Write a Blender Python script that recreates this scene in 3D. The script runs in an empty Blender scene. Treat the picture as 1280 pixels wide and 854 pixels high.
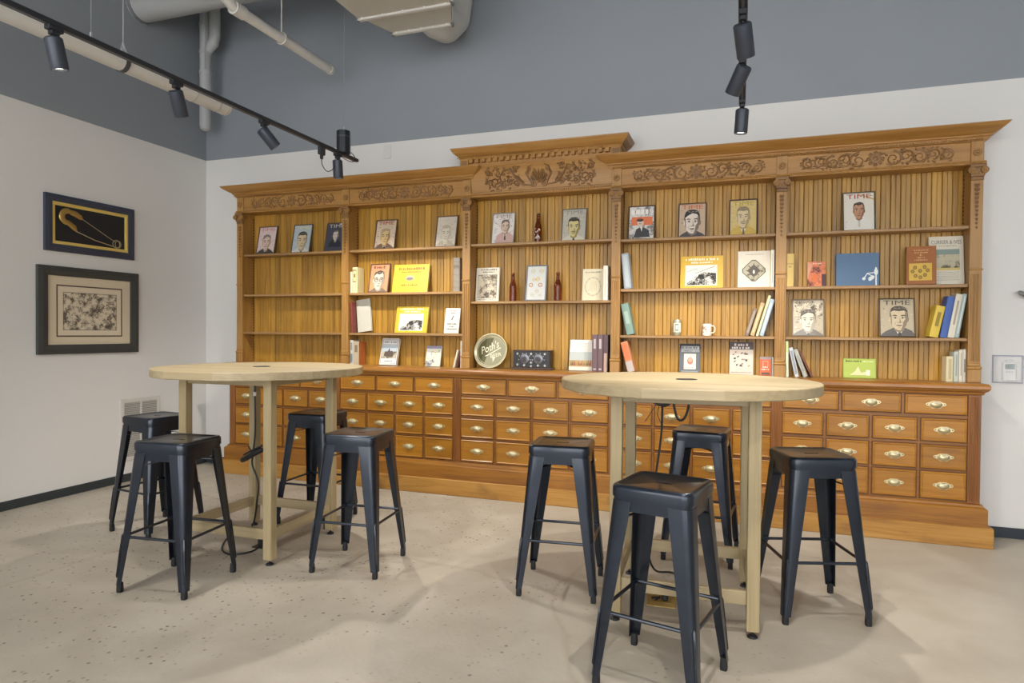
import bpy, math, random
from mathutils import Vector, Matrix
R = math.radians
sin, cos, pi = math.sin, math.cos, math.pi
random.seed(7)
sc = bpy.context.scene
col = sc.collection

# ------------------------------------------------------------------ camera
cd = bpy.data.cameras.new('camera'); cam = bpy.data.objects.new('camera', cd); col.objects.link(cam)
cd.sensor_width = 36.0; cd.lens = 36.0 * 810.2 / 1280.0; cd.clip_start = 0.05
yaw, pit, rol = R(-19.38), R(-0.83), R(0.45)
fw = Vector((sin(yaw) * cos(pit), cos(yaw) * cos(pit), sin(pit)))
rt = Vector((cos(yaw), -sin(yaw), 0)); up = rt.cross(fw)
r2 = cos(rol) * rt + sin(rol) * up; u2 = -sin(rol) * rt + cos(rol) * up
mw = Matrix((r2, u2, -fw)).transposed().to_4x4(); mw.translation = Vector((5.0405, -5.1024, 1.3303))
cam.matrix_world = mw
sc.camera = cam

# ------------------------------------------------------------------ world and exposure
w = bpy.data.worlds.new('world'); sc.world = w; w.use_nodes = True
bg = w.node_tree.nodes['Background']; bg.inputs[0].default_value = (0.98, 0.99, 1.0, 1); bg.inputs[1].default_value = 5.0
sc.view_settings.view_transform = 'Standard'; sc.view_settings.look = 'None'
sc.view_settings.gamma = 1.0; sc.view_settings.use_curve_mapping = False
sc.view_settings.exposure = 0.3
SPOT = 54.0                       # watts of one track head

# ------------------------------------------------------------------ materials
def lin(h):
    h = h.lstrip('#'); o = []
    for i in (0, 2, 4):
        c = int(h[i:i + 2], 16) / 255
        o.append(c / 12.92 if c <= 0.04045 else ((c + 0.055) / 1.055) ** 2.4)
    return (*o, 1.0)
def mk(name):
    m = bpy.data.materials.new(name); m.use_nodes = True
    nt = m.node_tree; b = nt.nodes['Principled BSDF']
    return m, nt, b, nt.nodes.new, nt.links.new
_paint = {}
def paint(h, rough=0.6, metal=0.0, var=0.05, scale=25.0, coat=0.0):
    k = (h, rough, metal, var, scale, coat)
    if k in _paint: return _paint[k]
    m, nt, b, N, L = mk('paint_' + h.strip('#'))
    b.inputs['Roughness'].default_value = rough; b.inputs['Metallic'].default_value = metal
    if coat: b.inputs['Coat Weight'].default_value = coat; b.inputs['Coat Roughness'].default_value = 0.08
    tc = N('ShaderNodeTexCoord'); n = N('ShaderNodeTexNoise'); n.inputs['Scale'].default_value = scale; n.inputs['Detail'].default_value = 3
    L(tc.outputs['Object'], n.inputs['Vector'])
    mx = N('ShaderNodeMix'); mx.data_type = 'RGBA'
    c = lin(h); mx.inputs[6].default_value = tuple(min(1, x * (1 - var)) for x in c[:3]) + (1,)
    mx.inputs[7].default_value = tuple(min(1, x * (1 + var)) for x in c[:3]) + (1,)
    L(n.outputs['Fac'], mx.inputs[0]); L(mx.outputs[2], b.inputs['Base Color'])
    _paint[k] = m; return m
def wood(name, c0, c1, c2, axis='x', rough=0.4, sc_long=1.3, sc_cross=16.0, rnd=0.22, coat=0.0, bump=0.05, dirt=None):
    m, nt, b, N, L = mk(name)
    tc = N('ShaderNodeTexCoord'); oi = N('ShaderNodeObjectInfo')
    mu = N('ShaderNodeMath'); mu.operation = 'MULTIPLY'; mu.inputs[1].default_value = 37.0
    L(oi.outputs['Random'], mu.inputs[0])
    cb = N('ShaderNodeCombineXYZ'); [L(mu.outputs[0], cb.inputs[i]) for i in range(3)]
    ad = N('ShaderNodeVectorMath'); ad.operation = 'ADD'; L(tc.outputs['Object'], ad.inputs[0]); L(cb.outputs[0], ad.inputs[1])
    mp = N('ShaderNodeMapping'); s = [sc_cross] * 3; s['xyz'.index(axis)] = sc_long
    mp.inputs['Scale'].default_value = s; L(ad.outputs[0], mp.inputs['Vector'])
    n1 = N('ShaderNodeTexNoise'); n1.inputs['Scale'].default_value = 1.0; n1.inputs['Detail'].default_value = 5; n1.inputs['Distortion'].default_value = 1.2
    L(mp.outputs[0], n1.inputs['Vector'])
    mp2 = N('ShaderNodeMapping'); s = [sc_cross * 7] * 3; s['xyz'.index(axis)] = sc_long * 3
    mp2.inputs['Scale'].default_value = s; L(ad.outputs[0], mp2.inputs['Vector'])
    n2 = N('ShaderNodeTexNoise'); n2.inputs['Scale'].default_value = 1.0; n2.inputs['Detail'].default_value = 3; L(mp2.outputs[0], n2.inputs['Vector'])
    av = N('ShaderNodeMix'); av.inputs[0].default_value = 0.38; L(n1.outputs['Fac'], av.inputs[2]); L(n2.outputs['Fac'], av.inputs[3])
    rp = N('ShaderNodeValToRGB'); e = rp.color_ramp.elements
    e[0].position = 0.30; e[0].color = lin(c0); e[1].position = 0.72; e[1].color = lin(c2)
    x = e.new(0.5); x.color = lin(c1); L(av.outputs[0], rp.inputs[0])
    hv = N('ShaderNodeHueSaturation'); L(rp.outputs[0], hv.inputs['Color'])
    mr = N('ShaderNodeMapRange'); mr.inputs[3].default_value = 1 - rnd; mr.inputs[4].default_value = 1 + rnd * 0.6
    L(oi.outputs['Random'], mr.inputs[0]); L(mr.outputs[0], hv.inputs['Value'])
    out = hv.outputs[0]
    if dirt:
        nd = N('ShaderNodeTexNoise'); nd.inputs['Scale'].default_value = 2.2; nd.inputs['Detail'].default_value = 6; L(ad.outputs[0], nd.inputs['Vector'])
        rd = N('ShaderNodeValToRGB'); rd.color_ramp.elements[0].position = 0.56; rd.color_ramp.elements[0].color = (0, 0, 0, 1); rd.color_ramp.elements[1].position = 0.70
        L(nd.outputs['Fac'], rd.inputs[0])
        md = N('ShaderNodeMix'); md.data_type = 'RGBA'; md.inputs[7].default_value = lin(dirt); L(rd.outputs[0], md.inputs[0]); L(out, md.inputs[6]); out = md.outputs[2]
    L(out, b.inputs['Base Color']); b.inputs['Roughness'].default_value = rough
    if coat: b.inputs['Coat Weight'].default_value = coat; b.inputs['Coat Roughness'].default_value = 0.15
    bp = N('ShaderNodeBump'); bp.inputs['Strength'].default_value = bump; bp.inputs['Distance'].default_value = 0.01
    L(av.outputs[0], bp.inputs['Height']); L(bp.outputs[0], b.inputs['Normal'])
    return m
W_PLANK = wood('wood_plank', '7f5714', 'a67a26', 'b68b34', 'z', rough=0.42, rnd=0.22, coat=0.06)
W_CROWN = wood('wood_crown', '845c26', 'a07338', 'ac8146', 'x', rough=0.42, rnd=0.04)
W_PIL = wood('wood_pilaster', '845c28', 'a0753a', 'ac8348', 'z', rough=0.42, rnd=0.04)
W_CARVE = wood('wood_carving', '664320', '805c30', '926c3c', 'x', rough=0.5, rnd=0.03)
W_SHELF = wood('wood_shelf', '84623a', '9c774a', 'ac885c', 'x', rough=0.45, rnd=0.06)
W_DRAW = wood('wood_drawer', '80500c', '9c6712', 'a8741d', 'x', rough=0.38, rnd=0.14, coat=0.08)
W_FRAME = wood('wood_face_frame', '6f4314', '87541a', '946224', 'x', rough=0.38, rnd=0.03)
W_FLUTE = wood('wood_flute', '6d401a', '845222', '94602c', 'z', rough=0.38, rnd=0.05)
W_BASE = wood('wood_base', '704414', '8e5c1a', '9c6a22', 'x', rough=0.4, rnd=0.05, dirt='7a4d22')
W_PLINTH = wood('wood_plinth', '8a5c22', 'a67834', 'b28644', 'x', rough=0.5, rnd=0.05, dirt='5a3a1a')
W_ASH = wood('wood_ash', '8f7f60', 'a29170', 'af9f7e', 'x', rough=0.5, rnd=0.06, sc_long=0.9, sc_cross=9)
W_ASHV = wood('wood_ash_leg', '8d7c5a', 'a08f6b', 'ac9c7a', 'z', rough=0.55, rnd=0.05, sc_long=0.9, sc_cross=22)
BRASS = paint('c9bc94', 0.38, 0.75, 0.08, 60)
BRASSD = paint('6d5c3a', 0.5, 0.5)
def metal_stool():
    m, nt, b, N, L = mk('gunmetal')
    b.inputs['Metallic'].default_value = 0.6; b.inputs['Coat Weight'].default_value = 0.5; b.inputs['Coat Roughness'].default_value = 0.14; b.inputs['Roughness'].default_value = 0.34
    tc = N('ShaderNodeTexCoord'); n = N('ShaderNodeTexNoise'); n.inputs['Scale'].default_value = 9; n.inputs['Detail'].default_value = 5; L(tc.outputs['Object'], n.inputs['Vector'])
    rp = N('ShaderNodeValToRGB'); rp.color_ramp.elements[0].color = lin('141a24'); rp.color_ramp.elements[1].color = lin('262f3d')
    L(n.outputs['Fac'], rp.inputs[0]); L(rp.outputs[0], b.inputs['Base Color'])
    mr = N('ShaderNodeMapRange'); mr.inputs[3].default_value = 0.26; mr.inputs[4].default_value = 0.42; L(n.outputs['Fac'], mr.inputs[0]); L(mr.outputs[0], b.inputs['Roughness'])
    return m
METAL = metal_stool()
RUBBER = paint('17181b', 0.7); BLACK = paint('1a1b1f', 0.5); TRACKB = paint('2a2c31', 0.45, 0.2); HEADM = paint('3a3e48', 0.42, 0.3)
WHITE = paint('d9d8d4', 0.5); PAPER = paint('ece6d6', 0.7); PIPEW = paint('c4c2bc', 0.5); PIPEG = paint('a9abab', 0.55); DUCTM = paint('b9b6ab', 0.5, 0.1)
BASEB = paint('2c3336', 0.5)
def engraving(name, ink, paper, scale=55.0, thr=0.52):
    m, nt, b, N, L = mk(name)
    tc = N('ShaderNodeTexCoord'); n = N('ShaderNodeTexNoise'); n.inputs['Scale'].default_value = scale; n.inputs['Detail'].default_value = 6; n.inputs['Roughness'].default_value = 0.75; n.inputs['Distortion'].default_value = 1.5
    L(tc.outputs['Object'], n.inputs['Vector'])
    n2 = N('ShaderNodeTexNoise'); n2.inputs['Scale'].default_value = scale * 0.28; L(tc.outputs['Object'], n2.inputs['Vector'])
    av = N('ShaderNodeMix'); av.inputs[0].default_value = 0.45; L(n.outputs['Fac'], av.inputs[2]); L(n2.outputs['Fac'], av.inputs[3])
    rp = N('ShaderNodeValToRGB'); e = rp.color_ramp.elements
    e[0].position = thr - 0.05; e[0].color = lin(ink); e[1].position = thr + 0.03; e[1].color = lin(paper)
    L(av.outputs[0], rp.inputs[0]); L(rp.outputs[0], b.inputs['Base Color']); b.inputs['Roughness'].default_value = 0.7
    return m
ENG = engraving('engraving_black', '2b2a28', 'e4dfd2'); ENGF = engraving('engraving_fine', '5b5044', 'd8cbb2', 75, 0.5)
ENGC = engraving('engraving_colour', '4b4b3c', 'b9b096', 45, 0.47); ENGG = engraving('engraving_grey', '6e6a66', 'd9d6d0', 60, 0.5)
ENGB = engraving('engraving_blue', '50525e', 'd9d8cc', 50, 0.48); ENGO = engraving('engraving_orange', '4a3030', 'd9805a', 40, 0.47)
def glass(name, c, rough=0.05, trans=1.0):
    m, nt, b, N, L = mk(name)
    b.inputs['Base Color'].default_value = lin(c); b.inputs['Roughness'].default_value = rough
    b.inputs['Transmission Weight'].default_value = trans; b.inputs['IOR'].default_value = 1.45
    return m
AMBER = glass('amber_glass', '8a3f14', 0.08, 0.75)
def clear_plastic():
    m, nt, b, N, L = mk('clear_plastic')
    b.inputs['Base Color'].default_value = lin('eeeef2'); b.inputs['Roughness'].default_value = 0.06; b.inputs['IOR'].default_value = 1.4
    b.inputs['Alpha'].default_value = 0.09
    return m
CLEAR = clear_plastic()
def emit(name, c, s):
    m, nt, b, N, L = mk(name)
    b.inputs['Base Color'].default_value = lin(c); b.inputs['Emission Color'].default_value = lin(c); b.inputs['Emission Strength'].default_value = s
    return m
LAMP = emit('lamp_lens', 'fff3dc', 6.0)
def concrete():
    m, nt, b, N, L = mk('concrete_floor')
    tc = N('ShaderNodeTexCoord')
    def noise(s, d=5, dist=0.0, rough=0.55):
        n = N('ShaderNodeTexNoise'); n.inputs['Scale'].default_value = s; n.inputs['Detail'].default_value = d
        n.inputs['Distortion'].default_value = dist; n.inputs['Roughness'].default_value = rough; L(tc.outputs['Object'], n.inputs['Vector']); return n
    big = noise(0.55, 4, 0.8); mid = noise(3.2, 6, 0.6); fine = noise(40, 4)
    rp = N('ShaderNodeValToRGB'); e = rp.color_ramp.elements
    e[0].position = 0.32; e[0].color = lin('9e9486'); e[1].position = 0.66; e[1].color = lin('bbb3a5')
    x = e.new(0.5); x.color = lin('ada495')
    a1 = N('ShaderNodeMix'); a1.inputs[0].default_value = 0.45; L(big.outputs['Fac'], a1.inputs[2]); L(mid.outputs['Fac'], a1.inputs[3]); L(a1.outputs[0], rp.inputs[0])
    # exposed aggregate: little stones in worn patches
    vo = N('ShaderNodeTexVoronoi'); vo.inputs['Scale'].default_value = 34; vo.inputs['Randomness'].default_value = 1; vw = N('ShaderNodeMix'); vw.data_type = 'VECTOR'; vw.inputs[0].default_value = 0.012; L(tc.outputs['Object'], vw.inputs[4]); L(fine.outputs['Color'], vw.inputs[5]); L(vw.outputs[1], vo.inputs['Vector'])
    r1 = N('ShaderNodeValToRGB'); r1.color_ramp.elements[0].position = 0.20; r1.color_ramp.elements[0].color = (1, 1, 1, 1); r1.color_ramp.elements[1].position = 0.30; r1.color_ramp.elements[1].color = (0, 0, 0, 1)
    L(vo.outputs['Distance'], r1.inputs[0])
    sel = N('ShaderNodeMath'); sel.operation = 'GREATER_THAN'; sel.inputs[1].default_value = 0.55
    sx = N('ShaderNodeSeparateColor'); L(vo.outputs['Color'], sx.inputs[0]); L(sx.outputs[0], sel.inputs[0])
    pat = N('ShaderNodeTexNoise'); pat.inputs['Scale'].default_value = 0.9; pat.inputs['Detail'].default_value = 8; pat.inputs['Roughness'].default_value = 0.7
    mp = N('ShaderNodeMapping'); mp.inputs['Location'].default_value = (1.3, 0.4, 0); L(tc.outputs['Object'], mp.inputs[0]); L(mp.outputs[0], pat.inputs['Vector'])
    r2_ = N('ShaderNodeValToRGB'); r2_.color_ramp.elements[0].position = 0.44; r2_.color_ramp.elements[1].position = 0.56; gx = N('ShaderNodeSeparateXYZ'); L(tc.outputs['Object'], gx.inputs[0])
    gm = N('ShaderNodeMath'); gm.operation = 'MULTIPLY_ADD'; gm.inputs[1].default_value = -0.055; gm.inputs[2].default_value = 0.19; L(gx.outputs[0], gm.inputs[0])
    ga = N('ShaderNodeMath'); ga.operation = 'ADD'; L(pat.outputs['Fac'], ga.inputs[0]); L(gm.outputs[0], ga.inputs[1]); L(ga.outputs[0], r2_.inputs[0])
    m1 = N('ShaderNodeMath'); m1.operation = 'MULTIPLY'; L(r1.outputs[0], m1.inputs[0]); L(sel.outputs[0], m1.inputs[1])
    m2 = N('ShaderNodeMath'); m2.operation = 'MULTIPLY'; L(m1.outputs[0], m2.inputs[0]); L(r2_.outputs[0], m2.inputs[1])
    m3 = N('ShaderNodeMath'); m3.operation = 'MULTIPLY'; m3.inputs[1].default_value = 1.0; L(m2.outputs[0], m3.inputs[0])
    st = N('ShaderNodeValToRGB'); st.color_ramp.elements[0].color = lin('574b3f'); st.color_ramp.elements[1].color = lin('a89c8a'); L(sx.outputs[1], st.inputs[0])
    mx = N('ShaderNodeMix'); mx.data_type = 'RGBA'; L(m3.outputs[0], mx.inputs[0]); L(rp.outputs[0], mx.inputs[6]); L(st.outputs[0], mx.inputs[7])
    # trowel cracks
    cr = N('ShaderNodeTexVoronoi'); cr.feature = 'DISTANCE_TO_EDGE'; cr.inputs['Scale'].default_value = 0.42
    wv = N('ShaderNodeMix'); wv.data_type = 'VECTOR'; wv.inputs[0].default_value = 0.12; L(tc.outputs['Object'], wv.inputs[4]); L(mid.outputs['Color'], wv.inputs[5]); L(wv.outputs[1], cr.inputs['Vector'])
    rc = N('ShaderNodeValToRGB'); rc.color_ramp.elements[0].position = 0.002; rc.color_ramp.elements[0].color = (0.35, 0.35, 0.35, 1); rc.color_ramp.elements[1].position = 0.006; rc.color_ramp.elements[1].color = (0, 0, 0, 1); L(cr.outputs['Distance'], rc.inputs[0])
    mc = N('ShaderNodeMix'); mc.data_type = 'RGBA'; mc.inputs[7].default_value = lin('978a78'); L(rc.outputs[0], mc.inputs[0]); L(mx.outputs[2], mc.inputs[6])
    L(mc.outputs[2], b.inputs['Base Color'])
    mr = N('ShaderNodeMapRange'); mr.inputs[3].default_value = 0.38; mr.inputs[4].default_value = 0.6; L(mid.outputs['Fac'], mr.inputs[0]); L(mr.outputs[0], b.inputs['Roughness'])
    bp = N('ShaderNodeBump'); bp.inputs['Strength'].default_value = 0.12; bp.inputs['Distance'].default_value = 0.01; L(fine.outputs['Fac'], bp.inputs['Height']); L(bp.outputs[0], b.inputs['Normal'])
    return m
def wall_mat(name):
    m, nt, b, N, L = mk(name)
    tc = N('ShaderNodeTexCoord'); sp = N('ShaderNodeSeparateXYZ'); L(tc.outputs['Object'], sp.inputs[0])
    n = N('ShaderNodeTexNoise'); n.inputs['Scale'].default_value = 1.1; n.inputs['Detail'].default_value = 4; L(tc.outputs['Object'], n.inputs['Vector'])
    g = N('ShaderNodeMath'); g.operation = 'GREATER_THAN'; g.inputs[1].default_value = 3.013; L(sp.outputs[2], g.inputs[0])
    a = N('ShaderNodeMix'); a.data_type = 'RGBA'; a.inputs[6].default_value = lin('d3d1cd'); a.inputs[7].default_value = lin('dad8d4'); L(n.outputs['Fac'], a.inputs[0])
    d = N('ShaderNodeMix'); d.data_type = 'RGBA'; d.inputs[6].default_value = lin('82878d'); d.inputs[7].default_value = lin('8e9399'); L(n.outputs['Fac'], d.inputs[0])
    x = N('ShaderNodeMix'); x.data_type = 'RGBA'; L(g.outputs[0], x.inputs[0]); L(a.outputs[2], x.inputs[6]); L(d.outputs[2], x.inputs[7]); L(x.outputs[2], b.inputs['Base Color'])
    b.inputs['Roughness'].default_value = 0.6
    nf = N('ShaderNodeTexNoise'); nf.inputs['Scale'].default_value = 60; L(tc.outputs['Object'], nf.inputs['Vector'])
    bp = N('ShaderNodeBump'); bp.inputs['Strength'].default_value = 0.04; L(nf.outputs['Fac'], bp.inputs['Height']); L(bp.outputs[0], b.inputs['Normal'])
    return m

# ------------------------------------------------------------------ mesh helpers
class MB:
    def __init__(s): s.v = []; s.f = []; s.m = []; s.mats = []
    def mi(s, mat):
        if mat is None: return 0
        if mat not in s.mats: s.mats.append(mat)
        return s.mats.index(mat)
    def add(s, vs, fs, mat=None):
        o = len(s.v); s.v += [tuple(p) for p in vs]; k = s.mi(mat)
        for f in fs: s.f.append(tuple(i + o for i in f)); s.m.append(k)
        return s
    def box(s, x0, x1, y0, y1, z0, z1, mat=None, c=0.0):
        if x1 < x0: x0, x1 = x1, x0
        if y1 < y0: y0, y1 = y1, y0
        if z1 < z0: z0, z1 = z1, z0
        if c <= 0:
            vs = [(x, y, z) for x in (x0, x1) for y in (y0, y1) for z in (z0, z1)]
            return s.add(vs, [(0, 1, 3, 2), (4, 6, 7, 5), (0, 4, 5, 1), (2, 3, 7, 6), (0, 2, 6, 4), (1, 5, 7, 3)], mat)
        X, Y, Z = (x0, x1), (y0, y1), (z0, z1); vs = []; ix = {}
        for i in (0, 1):
            for j in (0, 1):
                for k in (0, 1):
                    si, sj, sk = (1 - 2 * i) * c, (1 - 2 * j) * c, (1 - 2 * k) * c
                    ix[i, j, k] = len(vs)
                    vs += [(X[i], Y[j] + sj, Z[k] + sk), (X[i] + si, Y[j], Z[k] + sk), (X[i] + si, Y[j] + sj, Z[k])]
        fs = []
        for i in (0, 1): fs.append([ix[i, j, k] for j, k in ((0, 0), (0, 1), (1, 1), (1, 0))][::(1 if i == 0 else -1)])
        for j in (0, 1): fs.append([ix[i, j, k] + 1 for i, k in ((0, 0), (1, 0), (1, 1), (0, 1))][::(1 if j == 0 else -1)])
        for k in (0, 1): fs.append([ix[i, j, k] + 2 for i, j in ((0, 0), (0, 1), (1, 1), (1, 0))][::(1 if k == 0 else -1)])
        for j in (0, 1):
            for k in (0, 1):
                a, b_ = ix[0, j, k], ix[1, j, k]; q = [a + 1, b_ + 1, b_ + 2, a + 2]; fs.append(q if (j + k) % 2 else q[::-1])
        for i in (0, 1):
            for k in (0, 1):
                a, b_ = ix[i, 0, k], ix[i, 1, k]; q = [a, b_, b_ + 2, a + 2]; fs.append(q[::-1] if (i + k) % 2 else q)
        for i in (0, 1):
            for j in (0, 1):
                a, b_ = ix[i, j, 0], ix[i, j, 1]; q = [a, b_, b_ + 1, a + 1]; fs.append(q if (i + j) % 2 else q[::-1])
        for i in (0, 1):
            for j in (0, 1):
                for k in (0, 1):
                    a = ix[i, j, k]; fs.append((a, a + 1, a + 2) if (i + j + k) % 2 else (a, a + 2, a + 1))
        return s.add(vs, fs, mat)
    def tube(s, pts, r, n=8, mat=None, caps=True, flat=None):
        pts = [Vector(p) for p in pts]; m = len(pts)
        if not hasattr(r, '__len__'): r = [r] * m
        vs = []; t0 = (pts[1] - pts[0]).normalized()
        a = Vector((0, 0, 1)) if abs(t0.z) < 0.9 else Vector((1, 0, 0))
        nrm = (a - t0 * a.dot(t0)).normalized()
        for i, p in enumerate(pts):
            t = (pts[min(i + 1, m - 1)] - pts[max(i - 1, 0)]).normalized()
            nrm = nrm - t * nrm.dot(t)
            nrm = nrm.normalized() if nrm.length > 1e-6 else t.orthogonal().normalized()
            bn = t.cross(nrm)
            for k in range(n):
                an = 2 * pi * k / n; vs.append(p + r[i] * (cos(an) * nrm + sin(an) * bn))
        fs = [(i * n + k, i * n + (k + 1) % n, (i + 1) * n + (k + 1) % n, (i + 1) * n + k) for i in range(m - 1) for k in range(n)]
        if caps: fs += [tuple(range(n))[::-1], tuple((m - 1) * n + k for k in range(n))]
        return s.add(vs, fs, mat)
    def lathe(s, prof, n=24, mat=None, o=(0, 0, 0)):
        vs = [(o[0] + r * cos(2 * pi * k / n), o[1] + r * sin(2 * pi * k / n), o[2] + z) for r, z in prof for k in range(n)]
        m = len(prof)
        fs = [(i * n + k, i * n + (k + 1) % n, (i + 1) * n + (k + 1) % n, (i + 1) * n + k) for i in range(m - 1) for k in range(n)]
        if prof[0][0] > 1e-5: fs.append(tuple(range(n))[::-1])
        if prof[-1][0] > 1e-5: fs.append(tuple((m - 1) * n + k for k in range(n)))
        return s.add(vs, fs, mat)
    def loops(s, lps, mat=None, cap0=False, cap1=False, closed=True):
        n = len(lps[0]); vs = [p for l in lps for p in l]; fs = []
        for i in range(len(lps) - 1):
            for k in range(n if closed else n - 1):
                fs.append((i * n + k, i * n + (k + 1) % n, (i + 1) * n + (k + 1) % n, (i + 1) * n + k))
        if cap0: fs.append(tuple(range(n))[::-1])
        if cap1: fs.append(tuple((len(lps) - 1) * n + k for k in range(n)))
        return s.add(vs, fs, mat)
    def moulding(s, prof, X0, X1, Yf, Yb, mat=None):
        """profile (projection, z) run along the front and returned along both ends"""
        lps = [[(X0 - d, Yb, z), (X0 - d, Yf - d, z), (X1 + d, Yf - d, z), (X1 + d, Yb, z)] for d, z in prof]
        return s.loops(lps, mat, True, True)
    def blob(s, c, rx, ry, rz, mat=None, n=6):
        vs = [(c[0], c[1], c[2] - rz)]; fs = []
        for q in (-0.5, 0.5):
            for k in range(n):
                a = 2 * pi * k / n; rr = 0.866
                vs.append((c[0] + rx * rr * cos(a), c[1] + ry * rr * sin(a), c[2] + rz * q))
        vs.append((c[0], c[1], c[2] + rz))
        for k in range(n):
            j = (k + 1) % n; fs += [(0, 1 + j, 1 + k), (1 + k, 1 + j, 1 + n + j, 1 + n + k), (1 + n + k, 1 + n + j, 2 * n + 1)]
        return s.add(vs, fs, mat)
    def mesh(s, name, smooth=False):
        me = bpy.data.meshes.new(name); me.from_pydata(s.v, [], s.f)
        for m in s.mats: me.materials.append(m)
        if len(s.mats) > 1: me.polygons.foreach_set('material_index', s.m)
        if smooth: me.polygons.foreach_set('use_smooth', [True] * len(me.polygons))
        me.update()
        if smooth:
            try: me.set_sharp_from_angle(angle=R(40))
            except Exception: pass
        return me
def place(name, me, parent=None, loc=(0, 0, 0), rot=None, kind=None):
    o = bpy.data.objects.new(name, me); col.objects.link(o); o.location = loc
    if rot is not None: o.rotation_euler = rot
    if parent is not None: o.parent = parent
    if kind: o['kind'] = kind
    return o
def obj(name, mb, parent=None, loc=(0, 0, 0), rot=None, smooth=False, kind=None):
    return place(name, mb.mesh(name, smooth), parent, loc, rot, kind)
def tag(o, label, cat, group=None):
    o['label'] = label; o['category'] = cat
    if group: o['group'] = group
    return o
def thing(name, label, cat, loc=(0, 0, 0), rot=None, group=None, mat=None):
    o = bpy.data.objects.new(name, None); col.objects.link(o); o.empty_display_size = 0.05
    if mat is not None: o.matrix_basis = mat
    else:
        o.location = loc
        if rot is not None: o.rotation_euler = rot
    return tag(o, label, cat, group)
def wpart(name, mb, root, smooth=False, kind=None):
    """part whose vertices are in world coordinates"""
    return obj(name, mb, root, loc=-Vector(root.location), smooth=smooth, kind=kind)
def rsq(h, r, n=6, z=0.0):
    pts = []
    for q, (sx, sy) in enumerate(((1, 1), (-1, 1), (-1, -1), (1, -1))):
        for k in range(n + 1):
            a = q * pi / 2 + k * pi / 2 / n; pts.append((sx * (h - r) + r * cos(a), sy * (h - r) + r * sin(a), z))
    return pts

# ------------------------------------------------------------------ flat printed art
_txt = {}
def text2d(st):
    if st not in _txt:
        cu = bpy.data.curves.new('lettering', 'FONT'); cu.body = st; cu.resolution_u = 3
        ob = bpy.data.objects.new('lettering', cu); me = bpy.data.meshes.new_from_object(ob)
        vs = [(v.co.x, v.co.y) for v in me.vertices]; fs = [tuple(p.vertices) for p in me.polygons]
        bpy.data.objects.remove(ob); bpy.data.curves.remove(cu); bpy.data.meshes.remove(me)
        x0, x1 = min(v[0] for v in vs), max(v[0] for v in vs); y0, y1 = min(v[1] for v in vs), max(v[1] for v in vs)
        _txt[st] = ([((x - x0) / (x1 - x0), (y - y0) / (y1 - y0)) for x, y in vs], fs)
    return _txt[st]
class Art(MB):
    """prints on the plane y = y0, u to the right and v up, in metres; each layer a hair further forward"""
    def __init__(s, y0): super().__init__(); s.y0 = y0; s.k = 0; s.rough = 0.55; s.coat = 0.0
    def M(s, c): return c if not isinstance(c, str) else paint(c, s.rough, 0, 0.04, 30, s.coat)
    def lay(s, pts, fs, c): s.k += 1; y = s.y0 - 0.00006 * s.k; return s.add([(u, y, v) for u, v in pts], fs, s.M(c))
    def poly(s, pts, c): return s.lay(pts, [tuple(range(len(pts)))], c)
    def rect(s, u0, u1, v0, v1, c): return s.poly([(u0, v0), (u1, v0), (u1, v1), (u0, v1)], c)
    def ell(s, cu, cv, ru, rv, c, n=18, a0=0, a1=360):
        return s.poly([(cu + ru * cos(R(a0 + (a1 - a0) * k / n)), cv + rv * sin(R(a0 + (a1 - a0) * k / n))) for k in range(n + (a1 - a0 < 360))], c)
    def line(s, pts, wd, c):
        L_, R_ = [], []
        for i, p in enumerate(pts):
            a, b = pts[max(i - 1, 0)], pts[min(i + 1, len(pts) - 1)]
            dx, dy = b[0] - a[0], b[1] - a[1]; l = math.hypot(dx, dy) or 1; nx, ny = -dy / l * wd / 2, dx / l * wd / 2
            L_.append((p[0] + nx, p[1] + ny)); R_.append((p[0] - nx, p[1] - ny))
        n = len(pts); return s.lay(L_ + R_, [(i, n + i, n + i + 1, i + 1) for i in range(n - 1)], c)
    def text(s, st, u0, u1, v0, v1, c, ang=0, shear=0):
        vs, fs = text2d(st); cu, cv = (u0 + u1) / 2, (v0 + v1) / 2; o = []
        for x, y in vs:
            dx, dy = (x - .5) * (u1 - u0) + shear * (y - .5) * (v1 - v0), (y - .5) * (v1 - v0)
            o.append((cu + dx * cos(ang) - dy * sin(ang), cv + dx * sin(ang) + dy * cos(ang)))
        return s.lay(o, fs, c)
    def scrib(s, u0, u1, v, h, c, seed=1):
        rg = random.Random(seed); u = u0; pts = []; fs = []
        while u < u1 - h * 0.4:
            l = min(h * rg.uniform(0.35, 0.8), u1 - u); hh = h * rg.uniform(0.7, 1.0); i = len(pts)
            pts += [(u, v), (u + l, v), (u + l, v + hh), (u, v + hh)]; fs.append((i, i + 1, i + 2, i + 3)); u += l + h * rg.choice((0.2, 0.2, 0.25, 0.6))
        return s.lay(pts, fs, c)
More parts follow.
